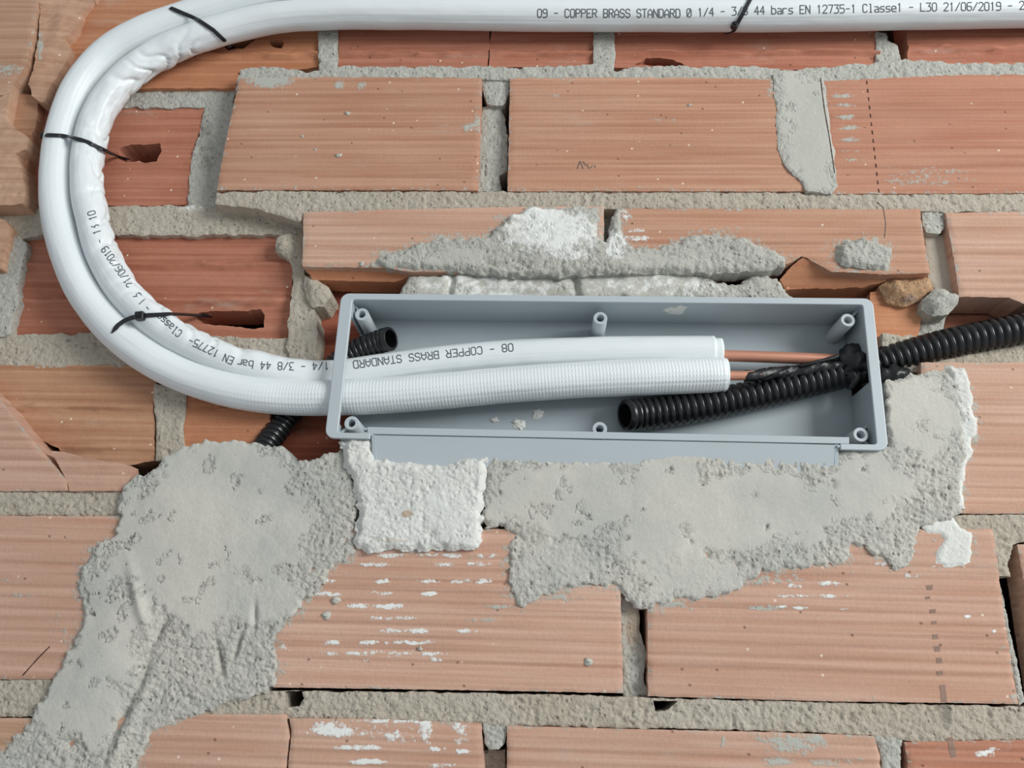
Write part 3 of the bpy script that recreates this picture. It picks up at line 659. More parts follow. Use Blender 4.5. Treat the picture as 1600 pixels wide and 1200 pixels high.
for i, (x, y, hh) in enumerate([(1452, 918, 8), (1449, 934, 4), (1457, 955, 6), (1459, 973, 5), (1461, 995, 8), (1464, 1014, 9), (1467, 1032, 9), (1468, 1052, 7)]):
    stroke('marker_dash', [(x, y - hh / 2), (x + 0.6, y + hh / 2)], 9, 0.0, M['mark'], wall)
stroke('marker_dash', [(1472, 1070), (1474, 1084), (1475, 1097)], 9, 0.0, M['mark'], wall)
stroke('marker_dash', [(1484, 1152), (1487, 1168), (1490, 1183)], 9, 0.0, M['mark'], wall)
for a in ([(902, 264), (906, 252)], [(907, 252), (911, 264)], [(911, 252), (916, 260)], [(917, 256), (921, 264)], [(929, 258), (930, 262)], [(923, 262), (926, 259)]):
    stroke('pencil_mark', a, 1.6, 0.0, M['pencil'], wall)
for k in range(14):
    y = 126 + k * 13; x = 1354 + (y - 126) * 0.11
    stroke('pencil_mark', [(x, y), (x + 0.8, y + 6)], 1.8, 0.0, M['crack'], wall)
stroke('pencil_mark', [(1282, 122), (1288, 170), (1296, 215), (1304, 270)], 1.5, -0.0018, M['crack'], wall)
stroke('pencil_mark', [(1369, 515 - 200), (1380, 324), (1384, 350), (1382, 372)], 1.4, 0.0, M['pencil'], wall)
stroke('pencil_mark', [(35, 1056), (60, 1028), (78, 1010)], 1.6, 0.0, M['crack'], wall)

# ------------------------------------------------------------------ tubes
def spline(pts, step):
    pts = np.array(pts, float); n = len(pts)
    e = np.vstack([2 * pts[0] - pts[1], pts, 2 * pts[-1] - pts[-2]]); out = []
    for i in range(n - 1):
        p0, p1, p2, p3 = e[i:i + 4]
        for t in np.linspace(0, 1, 24, endpoint=False):
            out.append(0.5 * ((2 * p1) + (-p0 + p2) * t + (2 * p0 - 5 * p1 + 4 * p2 - p3) * t * t + (-p0 + 3 * p1 - 3 * p2 + p3) * t ** 3))
    out.append(pts[-1]); out = np.array(out)
    s = np.concatenate([[0], np.cumsum(np.linalg.norm(np.diff(out, axis=0), axis=1))])
    k = max(4, int(s[-1] / step)); q = np.linspace(0, s[-1], k + 1)
    return np.column_stack([np.interp(q, s, out[:, i]) for i in range(3)]), q
def frames(path):
    t = np.gradient(path, axis=0); t /= np.linalg.norm(t, axis=1)[:, None]
    b = np.array([0, -1.0, 0]); bs = b[None] - (t @ b)[:, None] * t; bs /= np.linalg.norm(bs, axis=1)[:, None]   # towards the room
    a = np.cross(t, bs)
    return t, bs, a
def tube(name, path, s, rad, mat, parent=None, n=36, inner=None, cap=True, attrs=None, mods=None):
    """rad(s, angle) -> radius; angle 0 points to the room.  inner: wall thickness for an open end."""
    t, b, a = frames(path); th = np.linspace(math.pi, 3 * math.pi, n + 1)      # seam at the back, vertex doubled for the UVs
    S, T = np.meshgrid(s, th % (2 * math.pi), indexing='ij'); Rr = rad(S, T); Rr[:, -1] = Rr[:, 0]
    v = path[:, None, :] + Rr[..., None] * (np.cos(T)[..., None] * b[:, None, :] + np.sin(T)[..., None] * a[:, None, :])
    m = len(s); V = v.reshape(-1, 3); uv = np.column_stack([S.ravel(), (np.broadcast_to(th, S.shape) * np.mean(Rr)).ravel()])
    idx = np.arange(m * (n + 1)).reshape(m, n + 1)
    f = np.stack([idx[:-1, :-1], idx[:-1, 1:], idx[1:, 1:], idx[1:, :-1]], -1).reshape(-1, 4).tolist()
    at = {k: fn(S, T).ravel() for k, fn in (attrs or {}).items()}
    if inner:
        Ri = Rr * 0 + (Rr.min(axis=0)[None] - inner)
        vi = path[:, None, :] + Ri[..., None] * (np.cos(T)[..., None] * b[:, None, :] + np.sin(T)[..., None] * a[:, None, :])
        o = len(V); V = np.vstack([V, vi.reshape(-1, 3)]); uv = np.vstack([uv, uv])
        id2 = idx + o
        f += np.stack([id2[:-1, 1:], id2[:-1, :-1], id2[1:, :-1], id2[1:, 1:]], -1).reshape(-1, 4).tolist()
        for r, fl in ((0, 0), (m - 1, 1)):
            for i in range(n):
                q = (idx[r, i], id2[r, i], id2[r, i + 1], idx[r, i + 1]); f.append(q[::-1] if fl else q)
        for k in at: at[k] = np.concatenate([at[k], at[k]])
    elif cap:
        for r in (0, m - 1):
            o = len(V); V = np.vstack([V, path[r][None]]); uv = np.vstack([uv, [[s[r], 0]]])
            for k in at: at[k] = np.concatenate([at[k], [0]])
            for i in range(n):
                q = (idx[r, i], o, idx[r, i + 1]); f.append(q if r == 0 else q[::-1])
    return mesh_obj(name, V, f, mat, parent, True, at, uv)
def pxpath(rows): return [P(x, y, d) for x, y, d in rows]

# outer (3/8) and inner (1/4) insulated lines; the last points lie inside the box
outer_rows = [(2380, -52, -.002), (1905, -40, -.002), (1600, -34, -.002), (1200, -31, -.003), (800, -30, -.003), (600, -27, -.003), (480, -18, -.003), (400, -4, -.003), (330, 14, -.003), (270, 33, -.003), (225, 50, -.003), (182, 73, -.002),
              (148, 103, -.001), (121, 141, 0), (103, 187, .001), (91, 240, .002), (88, 300, .002), (94, 352, .002), (108, 403, .002), (128, 450, .002), (157, 492, .002), (192, 528, .002),
              (235, 560, .002), (286, 586, .003), (340, 604, .004), (400, 616, .006), (460, 621, .008), (520, 621, .008), (600, 618, .008), (700, 610, .0075), (800, 601, .007), (900, 594, .006), (1010, 589, .006), (1131, 585, .007)]
inner_rows = [(2380, 4, -.003), (1905, 14, -.003), (1600, 18, -.003), (1400, 22, -.004), (1200, 25, -.005), (1000, 25, -.005), (800, 24, -.005), (640, 22, -.005), (520, 22, -.005), (440, 27, -.005), (380, 38, -.004), (320, 55, -.004), (264, 77, -.003),
              (215, 107, -.002), (176, 145, -.001), (151, 187, 0), (138, 240, .001), (137, 300, .001), (146, 345, .001), (158, 390, .001), (182, 438, .001), (213, 476, .001),
              (251, 509, .001), (293, 535, .002), (340, 557, .004), (400, 575, .008), (460, 586, .0125), (520, 588, .015), (600, 577, .0155), (700, 564, .0155), (800, 556, .0155), (900, 552, .015), (1010, 550, .015), (1115, 550, .015)]
po, so = spline(pxpath(outer_rows), 0.0020); pi_, si = spline(pxpath(inner_rows), 0.0020)
# pixel-x lookup along each path so that relief can be placed
def s_at(path, s, x, y):
    d = ((path - P(x, y, 0.0)) ** 2).sum(1); return s[int(d.argmin())]
o_bend0, o_bend1 = s_at(po, so, 270, 37), s_at(po, so, 340, 602)
i_bend0, i_bend1 = s_at(pi_, si, 330, 50), s_at(pi_, si, 440, 582)
i_mid = s_at(pi_, si, 140, 235); i_str0 = s_at(pi_, si, 132, 320)
o_box = s_at(po, so, 420, 614)
def grooves(T, r, lines, w=0.05, d=0.00045):
    g = 0
    for q in lines: g = g + np.exp(-((T - q) / w) ** 2)
    return -d * g
def rad_outer(S, T):
    r = 0.0131 + 0 * S + 0.0006 * sst(S, o_box - 0.06, o_box + 0.03)
    r = r + grooves(T, r, (0.79, 0.96, 1.13, 5.24, 5.41, 5.58), 0.06, 0.0004)
    r = r + 0.0004 * fbm(S / 0.03 + 9, np.sin(T) * 2, 3, 3)
    r = r * (1 - 0.05 * sst(S, so[-1] - 0.01, so[-1]))
    return r
def crinkle(S, T):
    m = sst(S, i_bend0 - 0.01, i_bend0 + 0.03) * (1 - sst(S, i_bend1 - 0.03, i_bend1 + 0.02))
    side = 0.5 - 0.5 * np.cos(T - math.pi / 2 * INNER_SIDE + math.pi)     # strongest on the inside of the bend
    side = np.clip((side - 0.25) / 0.75, 0, 1)
    f = np.abs(np.sin((S + 0.004 * fbm(np.cos(T) * 1.5, S / 0.02, 8, 2)) * 2 * math.pi / 0.050 + 5.0 * fbm(S / 0.045, np.cos(T) * 0.7, 4, 2)))
    c = -np.exp(-(f / 0.28) ** 2)
    return m * side * (0.0025 * c + 0.0021 * fbm(S / 0.014, (np.cos(T) + 1.2 * np.sin(T)) * 1.1, 5, 3))
INNER_SIDE = 1
tt, bb, aa = frames(pi_); _k = int(np.abs(si - i_mid).argmin())
INNER_SIDE = 1 if aa[_k][0] > 0 else -1
def rad_inner(S, T):
    r = 0.0130 + 0 * S - 0.0006 * sst(S, i_bend1, i_bend1 + 0.06)
    r = r + grooves(T, r, (0.96, 1.13, 5.15, 5.32), 0.06, 0.0004)
    return r + crinkle(S, T) + 0.0004 * fbm(S / 0.03, np.cos(T) + 2 * np.sin(T), 6, 3)
root_o = empty('insulated_pipe', po[-1])
tag(root_o, 'outer insulated pipe of the pair, lower one in the box, with dimpled white sleeve', 'pipe', 'white insulated copper pipes')
root_i = empty('insulated_pipe', pi_[-1])
tag(root_i, 'inner insulated pipe of the pair, crinkled white sleeve printed with grey lettering', 'pipe', 'white insulated copper pipes')
kn = lambda S, T: sst(S, o_box - 0.05, o_box + 0.05) * (1 - sst(np.cos(T), 0.97, 1.0) * 0) * sst(np.cos(T - INNER_SIDE * -0.5), 0.1, 0.5)
sleeve_o = tube('insulation_sleeve', po, so, rad_outer, M['sleeve'], root_o, 72, attrs={'knurl': kn})
sleeve_i = tube('insulation_sleeve', pi_, si, rad_inner, M['sleeve'], root_i, 72, attrs={'knurl': lambda S, T: 0 * S})
def short(name, rows, r, mat, parent, n=28, step=0.002):
    p, s = spline(pxpath(rows), step)
    return tube(name, p, s, r if callable(r) else (lambda S, T: r + 0 * S), M[mat], parent, n)
short('foam_end', [(1108, 550, .015), (1127, 550, .015)], lambda S, T: 0.0106 + 0.0004 * fbm(T * 2, S / .003, 2, 2), 'foam', root_i)
short('foam_end', [(1126, 585, .007), (1135, 585, .007)], lambda S, T: 0.0122 + 0.0009 * fbm(T * 2.5, S / .003, 3, 2), 'foam', root_o)
short('copper_tube', [(1100, 555, .0135), (1200, 558, .013), (1330, 563, .014)], 0.0044, 'copper', root_i)['label'] = 'bare copper tube end'
short('copper_tube', [(1118, 587, .003), (1160, 587, .0035), (1190, 586, .004)], 0.0035, 'copper', root_o)['label'] = 'bare copper stub wrapped in black tape'

# ------------------------------------------------------------------ printed lettering on the sleeve
G = {'0': [[(1, 0), (3, 0), (4, 1), (4, 5), (3, 6), (1, 6), (0, 5), (0, 1), (1, 0)]], '1': [[(1, 5), (2, 6), (2, 0)]],
     '2': [[(0, 5), (1, 6), (3, 6), (4, 5), (4, 4), (0, 0), (4, 0)]], '3': [[(0, 6), (4, 6), (2, 3.6), (3, 3.6), (4, 2.6), (4, 1), (3, 0), (0, 0)]],
     '4': [[(3, 0), (3, 6), (0, 2), (4, 2)]], '5': [[(4, 6), (0, 6), (0, 3.5), (3, 3.5), (4, 2.5), (4, 1), (3, 0), (0, 0)]],
     '6': [[(4, 6), (1, 6), (0, 5), (0, 1), (1, 0), (3, 0), (4, 1), (4, 2.5), (3, 3.3), (0, 3.3)]], '7': [[(0, 6), (4, 6), (1.6, 0)]],
     '8': [[(1, 3.2), (0, 4), (0, 5), (1, 6), (3, 6), (4, 5), (4, 4), (3, 3.2), (1, 3.2), (0, 2.2), (0, 1), (1, 0), (3, 0), (4, 1), (4, 2.2), (3, 3.2)]],
     '9': [[(4, 3), (1, 3), (0, 4), (0, 5), (1, 6), (3, 6), (4, 5), (4, 1), (3, 0), (0, 0)]], '-': [[(0.4, 3), (3.6, 3)]], '/': [[(0, 0), (4, 6)]],
     'C': [[(4, 5), (3, 6), (1, 6), (0, 5), (0, 1), (1, 0), (3, 0), (4, 1)]], 'P': [[(0, 0), (0, 6), (3, 6), (4, 5), (4, 4), (3, 3), (0, 3)]],
     'E': [[(4, 6), (0, 6), (0, 0), (4, 0)], [(0, 3), (3, 3)]], 'R': [[(0, 0), (0, 6), (3, 6), (4, 5), (4, 4), (3, 3), (0, 3)], [(2, 3), (4, 0)]],
     'B': [[(0, 0), (0, 6), (3, 6), (4, 5), (4, 4), (3, 3), (0, 3)], [(3, 3), (4, 2), (4, 1), (3, 0), (0, 0)]], 'A': [[(0, 0), (0, 4), (2, 6), (4, 4), (4, 0)], [(0, 2), (4, 2)]],
     'S': [[(4, 5), (3, 6), (1, 6), (0, 5), (0, 4), (1, 3), (3, 3), (4, 2), (4, 1), (3, 0), (1, 0), (0, 1)]], 'T': [[(0, 6), (4, 6)], [(2, 6), (2, 0)]],
     'N': [[(0, 0), (0, 6), (4, 0), (4, 6)]], 'D': [[(0, 0), (0, 6), (3, 6), (4, 5), (4, 1), (3, 0), (0, 0)]], 'L': [[(0, 6), (0, 0), (4, 0)]],
     'b': [[(0, 6), (0, 0), (3, 0), (4, 1), (4, 3), (3, 4), (0, 4)]], 'a': [[(0.5, 4), (3, 4), (4, 3), (4, 0), (1, 0), (0, 1), (1, 2), (4, 2)]], 'r': [[(0, 0), (0, 4)], [(0, 3), (1, 4), (3.6, 4)]],
     's': [[(4, 4), (1, 4), (0, 3), (1, 2), (3, 2), (4, 1), (3, 0), (0, 0)]], 'l': [[(1, 6), (2, 6), (2, 0), (3, 0), (1, 0)]], 'e': [[(0, 2), (4, 2), (4, 3), (3, 4), (1, 4), (0, 3), (0, 1), (1, 0), (4, 0)]]}
G['O'] = G['0']; G['Ø'] = G['0'] + [[(0.3, 0.3), (3.7, 5.7)]]
def bvh(o):
    me = o.data; off = world_loc(o)
    return BVHTree.FromPolygons([v.co + off for v in me.vertices], [p.vertices[:] for p in me.polygons])
B_i, B_o = bvh(sleeve_i), bvh(sleeve_o)
cam_v = Vector(CAM)
def cast(trees, x, y, lift):
    d = (Vector(P(x, y, 0.0)) - cam_v).normalized(); best = None
    for T in trees:
        h = T.ray_cast(cam_v, d)
        if h[0] is not None and (best is None or h[3] < best[3]): best = h
    if best is None: return None
    n = best[1] if best[1].dot(d) < 0 else -best[1]
    return best[0] + n * lift, n
def lettering(words, hgt, width, lw, parent, trees):
    V, Fc = [], []
    for text, base, pitch in words:
        b = np.array(base, float); sl = np.concatenate([[0], np.cumsum(np.hypot(*np.diff(b, axis=0).T))])
        def pos(u, h):
            u0 = min(max(u, 0), sl[-1] - 1e-3); i = int(np.searchsorted(sl, u0, side='right')) - 1; i = min(max(i, 0), len(b) - 2)
            d = (b[i + 1] - b[i]) / (sl[i + 1] - sl[i]); p = b[i] + d * (u - sl[i])
            return p + np.array([d[1], -d[0]]) * h
        cur = 0.0
        for ci, ch in enumerate(text):
            pt = pitch(ci / max(1, len(text) - 1)) if callable(pitch) else pitch
            for line in G.get(ch, []):
                q = np.array([(cur + x / 4 * width * pt, y / 6 * hgt) for x, y in line])
                for a, c in zip(q[:-1], q[1:]):
                    d = c - a; L = np.hypot(*d); d = d / L; nrm = np.array([-d[1], d[0]]) * lw / 2; a2, c2 = a - d * lw * 0.35, c + d * lw * 0.35
                    k = max(1, int(L / 3)); ring = []
                    for t in np.linspace(0, 1, k + 1):
                        m = a2 + (c2 - a2) * t
                        h1 = cast(trees, *pos(*(m + nrm)), 0.00018); h2 = cast(trees, *pos(*(m - nrm)), 0.00018)
                        if h1 is None or h2 is None: continue
                        ring.append((h1[0], h2[0]))
                    for r0, r1 in zip(ring[:-1], ring[1:]):
                        if (r0[0] - r1[0]).length > 0.004: continue
                        o = len(V); V.extend([r0[0], r0[1], r1[1], r1[0]]); Fc.append((o, o + 1, o + 2, o + 3))
            cur += pt
    o = mesh_obj('printed_lettering', [tuple(v) for v in V], Fc, M['ink'], parent, False)
    return o
t1 = '09 - COPPER BRASS STANDARD Ø 1/4 - 3/8 44 bars EN 12735-1 Classe1 - L30 21/06/2019 - 2'
o = lettering([(t1, [(840, 27), (1060, 27), (1140, 24), (1200, 22), (1330, 20), (1400, 18), (1565, 16), (1660, 12)], lambda u: 8.56 + 0.62 * u)], 12.5, 0.74, 1.5, root_i, [B_i])
o['label'] = 'grey dot-matrix lettering along the upper run'
o = lettering([('08 - COPPER BRASS STANDARD Ø', [(801, 537), (748, 542), (690, 548), (620, 555.5), (547, 565), (500, 569)], 9.75),
               ('1/4 - 3/8 44 bar', [(513, 566), (470, 567), (430, 566), (400, 565), (366, 560)], 9.0),
               ('EN 12775-', [(366, 559), (350, 552), (333, 543), (298, 526), (280, 516)], 8.6), ('Classe', [(285, 518), (266, 503), (246, 485)], 7.8),
               ('- L3', [(237, 480), (224, 465), (214, 452), (206, 440)], 8.2), ('21/06/2019', [(209, 443), (188, 413), (167, 384), (159, 372)], 7.4),
               ('- 13 10', [(162, 378), (156, 358), (150, 337), (146, 322)], 7.6)], 11.5, 0.72, 1.5, root_i, [B_i])
o['label'] = 'grey dot-matrix lettering upside down along the bend and box'

# ------------------------------------------------------------------ junction box
RIM, BACK = -0.010, 0.029
TL, TR, BR, BL = P(533, 458, RIM), P(1364, 466, RIM), P(1389, 704, RIM), P(507, 684, RIM)
def bx(u, v, y):
    p = (TL * (1 - u) + TR * u) * (1 - v) + (BL * (1 - u) + BR * u) * v; p = p.copy(); p[1] = y; return p
BWm = np.linalg.norm(TR - TL); BHm = np.linalg.norm(BL - TL)
box = empty('junction_box', bx(0.5, 1, BACK)); tag(box, 'open grey plastic recessed wiring box with screw bosses', 'junction box')
def bslab(name, quad, y0, y1, mat='box', parent=None, bevel=0.0006):
    """prism: quad (or polygon) in box units, between two depths, edges softened"""
    n = len(quad); v = [bx(u, w, y0) for u, w in quad] + [bx(u, w, y1) for u, w in quad]
    f = [tuple(range(n)), tuple(range(2 * n - 1, n - 1, -1))] + [(i, i + n, (i + 1) % n + n, (i + 1) % n) for i in range(n)]
    o = mesh_obj(name, v, f, M[mat], parent or box, False)
    if bevel:
        m = o.modifiers.new('bevel', 'BEVEL'); m.width = bevel; m.segments = 2; m.limit_method = 'ANGLE'
    return o
uw = lambda m: m / BWm
vh = lambda m: m / BHm
# rim: one continuous frame with rounded corners (left, top, right), open along most of the bottom
def arc(cu, cv, r, a0, a1, k=6):
    return [(cu + uw(r) * math.cos(a0 + (a1 - a0) * i / k), cv - vh(r) * math.sin(a0 + (a1 - a0) * i / k)) for i in range(k + 1)]
R1 = 0.0065
lw_, tw_, rw_, bw_ = 0.0092, 0.0052, 0.0078, 0.0042
out = [(uw(0.033), 1.0)] + arc(uw(R1), 1 - vh(R1), R1, 1.5 * math.pi, math.pi) + arc(uw(R1), vh(R1), R1, math.pi, 0.5 * math.pi) + arc(1 - uw(R1), vh(R1), R1, 0.5 * math.pi, 0) + \
      arc(1 - uw(R1), 1 - vh(R1), R1, 0, -0.5 * math.pi) + [(1 - uw(0.033), 1.0)]
R2 = 0.002
inn = [(uw(0.033), 1 - vh(bw_))] + arc(uw(lw_ + R2), 1 - vh(bw_ + R2), R2, 1.5 * math.pi, math.pi) + arc(uw(lw_ + R2), vh(tw_ + R2), R2, math.pi, 0.5 * math.pi) + arc(1 - uw(rw_ + R2), vh(tw_ + R2), R2, 0.5 * math.pi, 0) + \
      arc(1 - uw(rw_ + R2), 1 - vh(bw_ + R2), R2, 0, -0.5 * math.pi) + [(1 - uw(0.033), 1 - vh(bw_))]
n = len(out); V = []; Fc = []
for y in (RIM, RIM + 0.0035):
    V += [bx(u, w, y) for u, w in out] + [bx(u, w, y) for u, w in inn]
for i in range(n - 1):
    Fc += [(i, n + i, n + i + 1, i + 1), (2 * n + i, 2 * n + i + 1, 3 * n + i + 1, 3 * n + i), (i, i + 1, 2 * n + i + 1, 2 * n + i), (n + i, 3 * n + i, 3 * n + i + 1, n + i + 1)]
Fc += [(0, 2 * n, 3 * n, n), (n - 1, 2 * n - 1, 4 * n - 1, 3 * n - 1)]
rim = mesh_obj('rim', V, Fc, M['box_lip'], box, False)
m = rim.modifiers.new('bevel', 'BEVEL'); m.width = 0.0007; m.segments = 3; m.limit_method = 'ANGLE'; m.angle_limit = math.radians(40)
ul, ur, vt, vb = uw(lw_ - 0.002), 1 - uw(rw_ - 0.002), vh(tw_ - 0.002), 1 - vh(bw_ - 0.001)
e_u, e_v = uw(0.002), vh(0.002)
bslab('back_panel', [(ul, vt), (ur, vt), (ur, 1.0), (ul, 1.0)], BACK, BACK + 0.002)
bslab('side_wall', [(ul, vt), (ur, vt), (ur, vt + e_v), (ul, vt + e_v)], RIM + 0.002, BACK + 0.001)
bslab('side_wall', [(ul, vt), (ul + e_u, vt), (ul + e_u, vt + 0.13), (ul, vt + 0.13)], RIM + 0.002, BACK + 0.001)          # left wall: what the knock-out left
bslab('side_wall', [(ul, 0.90), (ul + e_u, 0.90), (ul + e_u, vb), (ul, vb)], RIM + 0.002, BACK + 0.001)
bslab('side_wall', [(ur - e_u, vt), (ur, vt), (ur, 0.36), (ur - e_u, 0.36)], RIM + 0.002, BACK + 0.001)                       # right wall, conduit cut-out between
bslab('side_wall', [(ur - e_u, 0.56), (ur, 0.56), (ur, vb), (ur - e_u, vb)], RIM + 0.002, BACK + 0.001)
# bottom: sliding panel that leans out of its grooves
def quadprism(name, pts, th, mat, parent):
    """pts: four (px, py, depth) of the front face, given a thickness along its own normal"""
    a = np.array(pxpath(pts)); nn = np.cross(a[1] - a[0], a[3] - a[0]); nn /= np.linalg.norm(nn)
    if nn[1] < 0: nn = -nn
    v = np.vstack([a, a + nn * th]); f = [(0, 1, 2, 3), (7, 6, 5, 4), (0, 4, 5, 1), (1, 5, 6, 2), (2, 6, 7, 3), (3, 7, 4, 0)]
    o = mesh_obj(name, v, f, M[mat], parent, False); m = o.modifiers.new('bevel', 'BEVEL'); m.width = 0.0004; m.segments = 2
    return o
bp = quadprism('bottom_panel', [(583, 680, -.0085), (1306, 695, -.0085), (1304, 760, -.001), (586, 750, -.001)], 0.002, 'box_lip', box)
quadprism('panel_lip', [(574, 667, -.0100), (1327, 683, -.0100), (1327, 693.5, -.0095), (574, 678, -.0095)], 0.0045, 'box_lip', bp)
for x, y, sg in ((575, 676, 1), (1316, 694, -1)):
    quadprism('groove_clip', [(x - 8, y - 8, -.0095), (x + 6, y - 7.5, -.0095), (x + 6, y - 4, -.0095), (x - 8, y - 4, -.0095)], 0.006, 'box', bp)
    quadprism('groove_clip', [(x - 8, y + 1, -.0095), (x + 8, y + 1.5, -.0095), (x + 8, y + 5, -.0095), (x - 8, y + 5, -.0095)], 0.006, 'box', bp)
quadprism('end_post', [(1304, 694, -.0086), (1311, 694, -.0086), (1309, 760, -.0015), (1302, 760, -.0015)], 0.002, 'box', bp)
quadprism('end_post', [(580, 679, -.0086), (587, 679, -.0086), (590, 750, -.0015), (583, 750, -.0015)], 0.002, 'box', bp)
# screw bosses
def boss(px, py, front, r=0.0055, hole=0.0027):
    c = P(px, py, front); n = 28; V = []; Fc = []
    prof = [(r, BACK + 0.001), (r * 0.97, front + 0.0006), (r * 0.90, front), (hole * 1.12, front), (hole, front + 0.0006), (hole, front + 0.022)]
    for rr, y in prof:
        for i in range(n):
            a = 2 * math.pi * i / n; V.append((c[0] + rr * math.cos(a), y, c[2] + rr * math.sin(a)))
    for j in range(len(prof) - 1):
        for i in range(n): Fc.append((j * n + i, j * n + (i + 1) % n, (j + 1) * n + (i + 1) % n, (j + 1) * n + i))
    Fc.append(tuple((len(prof) - 1) * n + i for i in range(n)))
    o = mesh_obj('screw_boss', V, Fc, M['box_lip'], box, True)
    o.modifiers.new('edge', 'EDGE_SPLIT').split_angle = math.radians(40)
    return c
BOSS = [(565, 491, -.005), (938, 497, -.005), (1325, 500, -.005), (549, 661, -.006), (937, 670, -.005), (1345, 679, -.005)]
cs = [boss(*b) for b in BOSS]
def web(c, to, front, parent=box):
    d = np.array([to[0] - c[0], 0, to[2] - c[2]]); L = np.linalg.norm(d); d /= L; n_ = np.array([-d[2], 0, d[0]]) * 0.0009
    a = c + d * 0.004; b = c + d * L
    q = [a + n_, b + n_, b - n_, a - n_]; v = [(p[0], front, p[2]) for p in q] + [(p[0], BACK, p[2]) for p in q]
    return mesh_obj('web', v, [(0, 1, 2, 3), (7, 6, 5, 4), (0, 4, 5, 1), (1, 5, 6, 2), (2, 6, 7, 3), (3, 7, 4, 0)], M['box'], parent, False)
web(cs[0], bx(ul, vt, 0), 0.0); web(cs[2], bx(ur, vt, 0), 0.0); web(cs[3], bx(ul, vb, 0), -0.004); web(cs[5], bx(ur, vb, 0), 0.0)
web(cs[5], bx(ur, vb - 0.18, 0), 0.003)
# plaster splashes on the plastic
def splash(px, py, r, depth, seed):
    rg = np.random.default_rng(seed); c = P(px, py, depth); V = [(c[0], c[1] - 0.0012, c[2])]; Fc = []; n = 14
    for k, (q, hh) in enumerate(((0.6, 0.0010), (1.0, 0.0))):
        for i in range(n):
            a = 2 * math.pi * i / n; rr = r * 0.00045 * q * (0.55 + 0.8 * rg.random()); V.append((c[0] + rr * 1.3 * math.cos(a), c[1] - hh, c[2] + rr * math.sin(a)))
    for i in range(n):
        j = (i + 1) % n; Fc += [(0, 1 + i, 1 + j), (1 + i, 1 + n + i, 1 + n + j, 1 + j)]
    return mesh_obj('plaster_splash', V, Fc, M['plaster'], box, False)
splash(841, 645, 9, BACK - .0002, 1); splash(812, 664, 8, BACK - .0002, 2); splash(806, 659, 5, BACK - .0002, 3)
splash(772, 656, 5, BACK - .0002, 4)
def on_top(px, py, r, seed):      # on the underside of the box top wall
    o = splash(px, py, r, 0.0, seed); c = P(px, py, 0.0)
    zz = bx(0.5, vt + e_v, 0)[2]
    for v in o.data.vertices:
        w = v.co + world_loc(o); dx, dy, dz = w.x - c[0], w.y, w.z - c[2]
        w2 = Vector((c[0] + dx, dz * 1.6 + 0.002, zz + dy)); v.co = w2 - world_loc(o)
on_top(1058, 484, 12, 7); on_top(1044, 477, 6, 8)

# ------------------------------------------------------------------ corrugated conduits
def corrugated(name, rows, r0, pitch, ridge, n=36):
    p, s = spline(pxpath(rows), pitch / 9)
    def rad(S, T):
        f = (S / pitch) % 1.0
        return r0 - ridge * (1 - sst(np.abs(f - 0.5), 0.5, 0.28)) if False else r0 - ridge * sst(np.abs(f - 0.5), 0.24, 0.40)
    return tube(name, p, s, rad, M['black'], None, n, inner=0.0008)
c1 = corrugated('corrugated_conduit', [(976, 649, .008), (1000, 647, .0135), (1040, 643, .0165), (1100, 634, .017), (1180, 617, .017), (1260, 598, .016), (1320, 582, .015), (1370, 568, .013), (1430, 551, .010), (1500, 533, .006), (1600, 513, .002), (1720, 492, 0), (1880, 470, -.004), (2100, 446, -.013), (2380, 425, -.013)],
                0.0117, 0.0056, 0.0021)
tag(c1, 'black corrugated conduit entering the box from the right, open end inside', 'conduit', 'black corrugated conduits')
c2 = corrugated('corrugated_conduit', [(611, 529, .006), (596, 533, .0105), (562, 546, .0165), (530, 566, .0215), (490, 604, .0265), (452, 650, .027), (420, 690, .020), (395, 730, .012), (370, 770, .010)], 0.0095, 0.0046, 0.0016)
tag(c2, 'short black corrugated conduit passing behind the pipes into the left end of the box', 'conduit', 'black corrugated conduits')

# ------------------------------------------------------------------ electrical tape
def tape(rows, rfun, seed):
    p, s = spline(pxpath(rows), 0.0012)
    return lambda S, T: rfun(S / s[-1]) * (1 + 0.5 * fbm(S / 0.008 + np.sin(T), np.cos(T) * 1.4, seed, 3) + 0.22 * fbm(S / 0.0025, np.cos(T) * 3 + np.sin(T), seed + 5, 2)), p, s
tp = empty('electrical_tape', P(1330, 590, .012)); tag(tp, 'crumpled black electrical tape wrapped round the copper ends in the box', 'tape')
rf, p, s = tape([(1163, 587, .004), (1185, 586, .0045), (1230, 582, .008), (1270, 577, .008), (1315, 569, .008)], lambda u: 0.0036 + 0.0016 * u, 1); tube('tape_wrap', p, s, rf, M['tape'], tp, 30)
rf, p, s = tape([(1312, 564, .009), (1325, 563, .007), (1340, 563, .006), (1356, 566, .006)], lambda u: 0.0075 + 0.0028 * np.sin(u * math.pi), 2); tube('tape_wrap', p, s, rf, M['tape'], tp, 36)
rf, p, s = tape([(1366, 584, .004), (1385, 590, .002), (1405, 588, .002), (1418, 583, .004)], lambda u: 0.0050 + 0.003 * np.sin(u * math.pi), 3); tube('tape_wrap', p, s, rf, M['tape'], tp, 30)
rf, p, s = tape([(1322, 574, .006), (1334, 592, .008), (1326, 608, .012)], lambda u: 0.0050 - 0.0035 * u, 4); tube('tape_end', p, s, rf, M['tape'], tp, 24)
rf, p, s = tape([(1250, 572, .004), (1290, 562, .003), (1330, 552, .004), (1356, 544, .008)], lambda u: 0.0010 + 0.0010 * u, 6); tube('tape_end', p, s, rf, M['tape'], tp, 16)

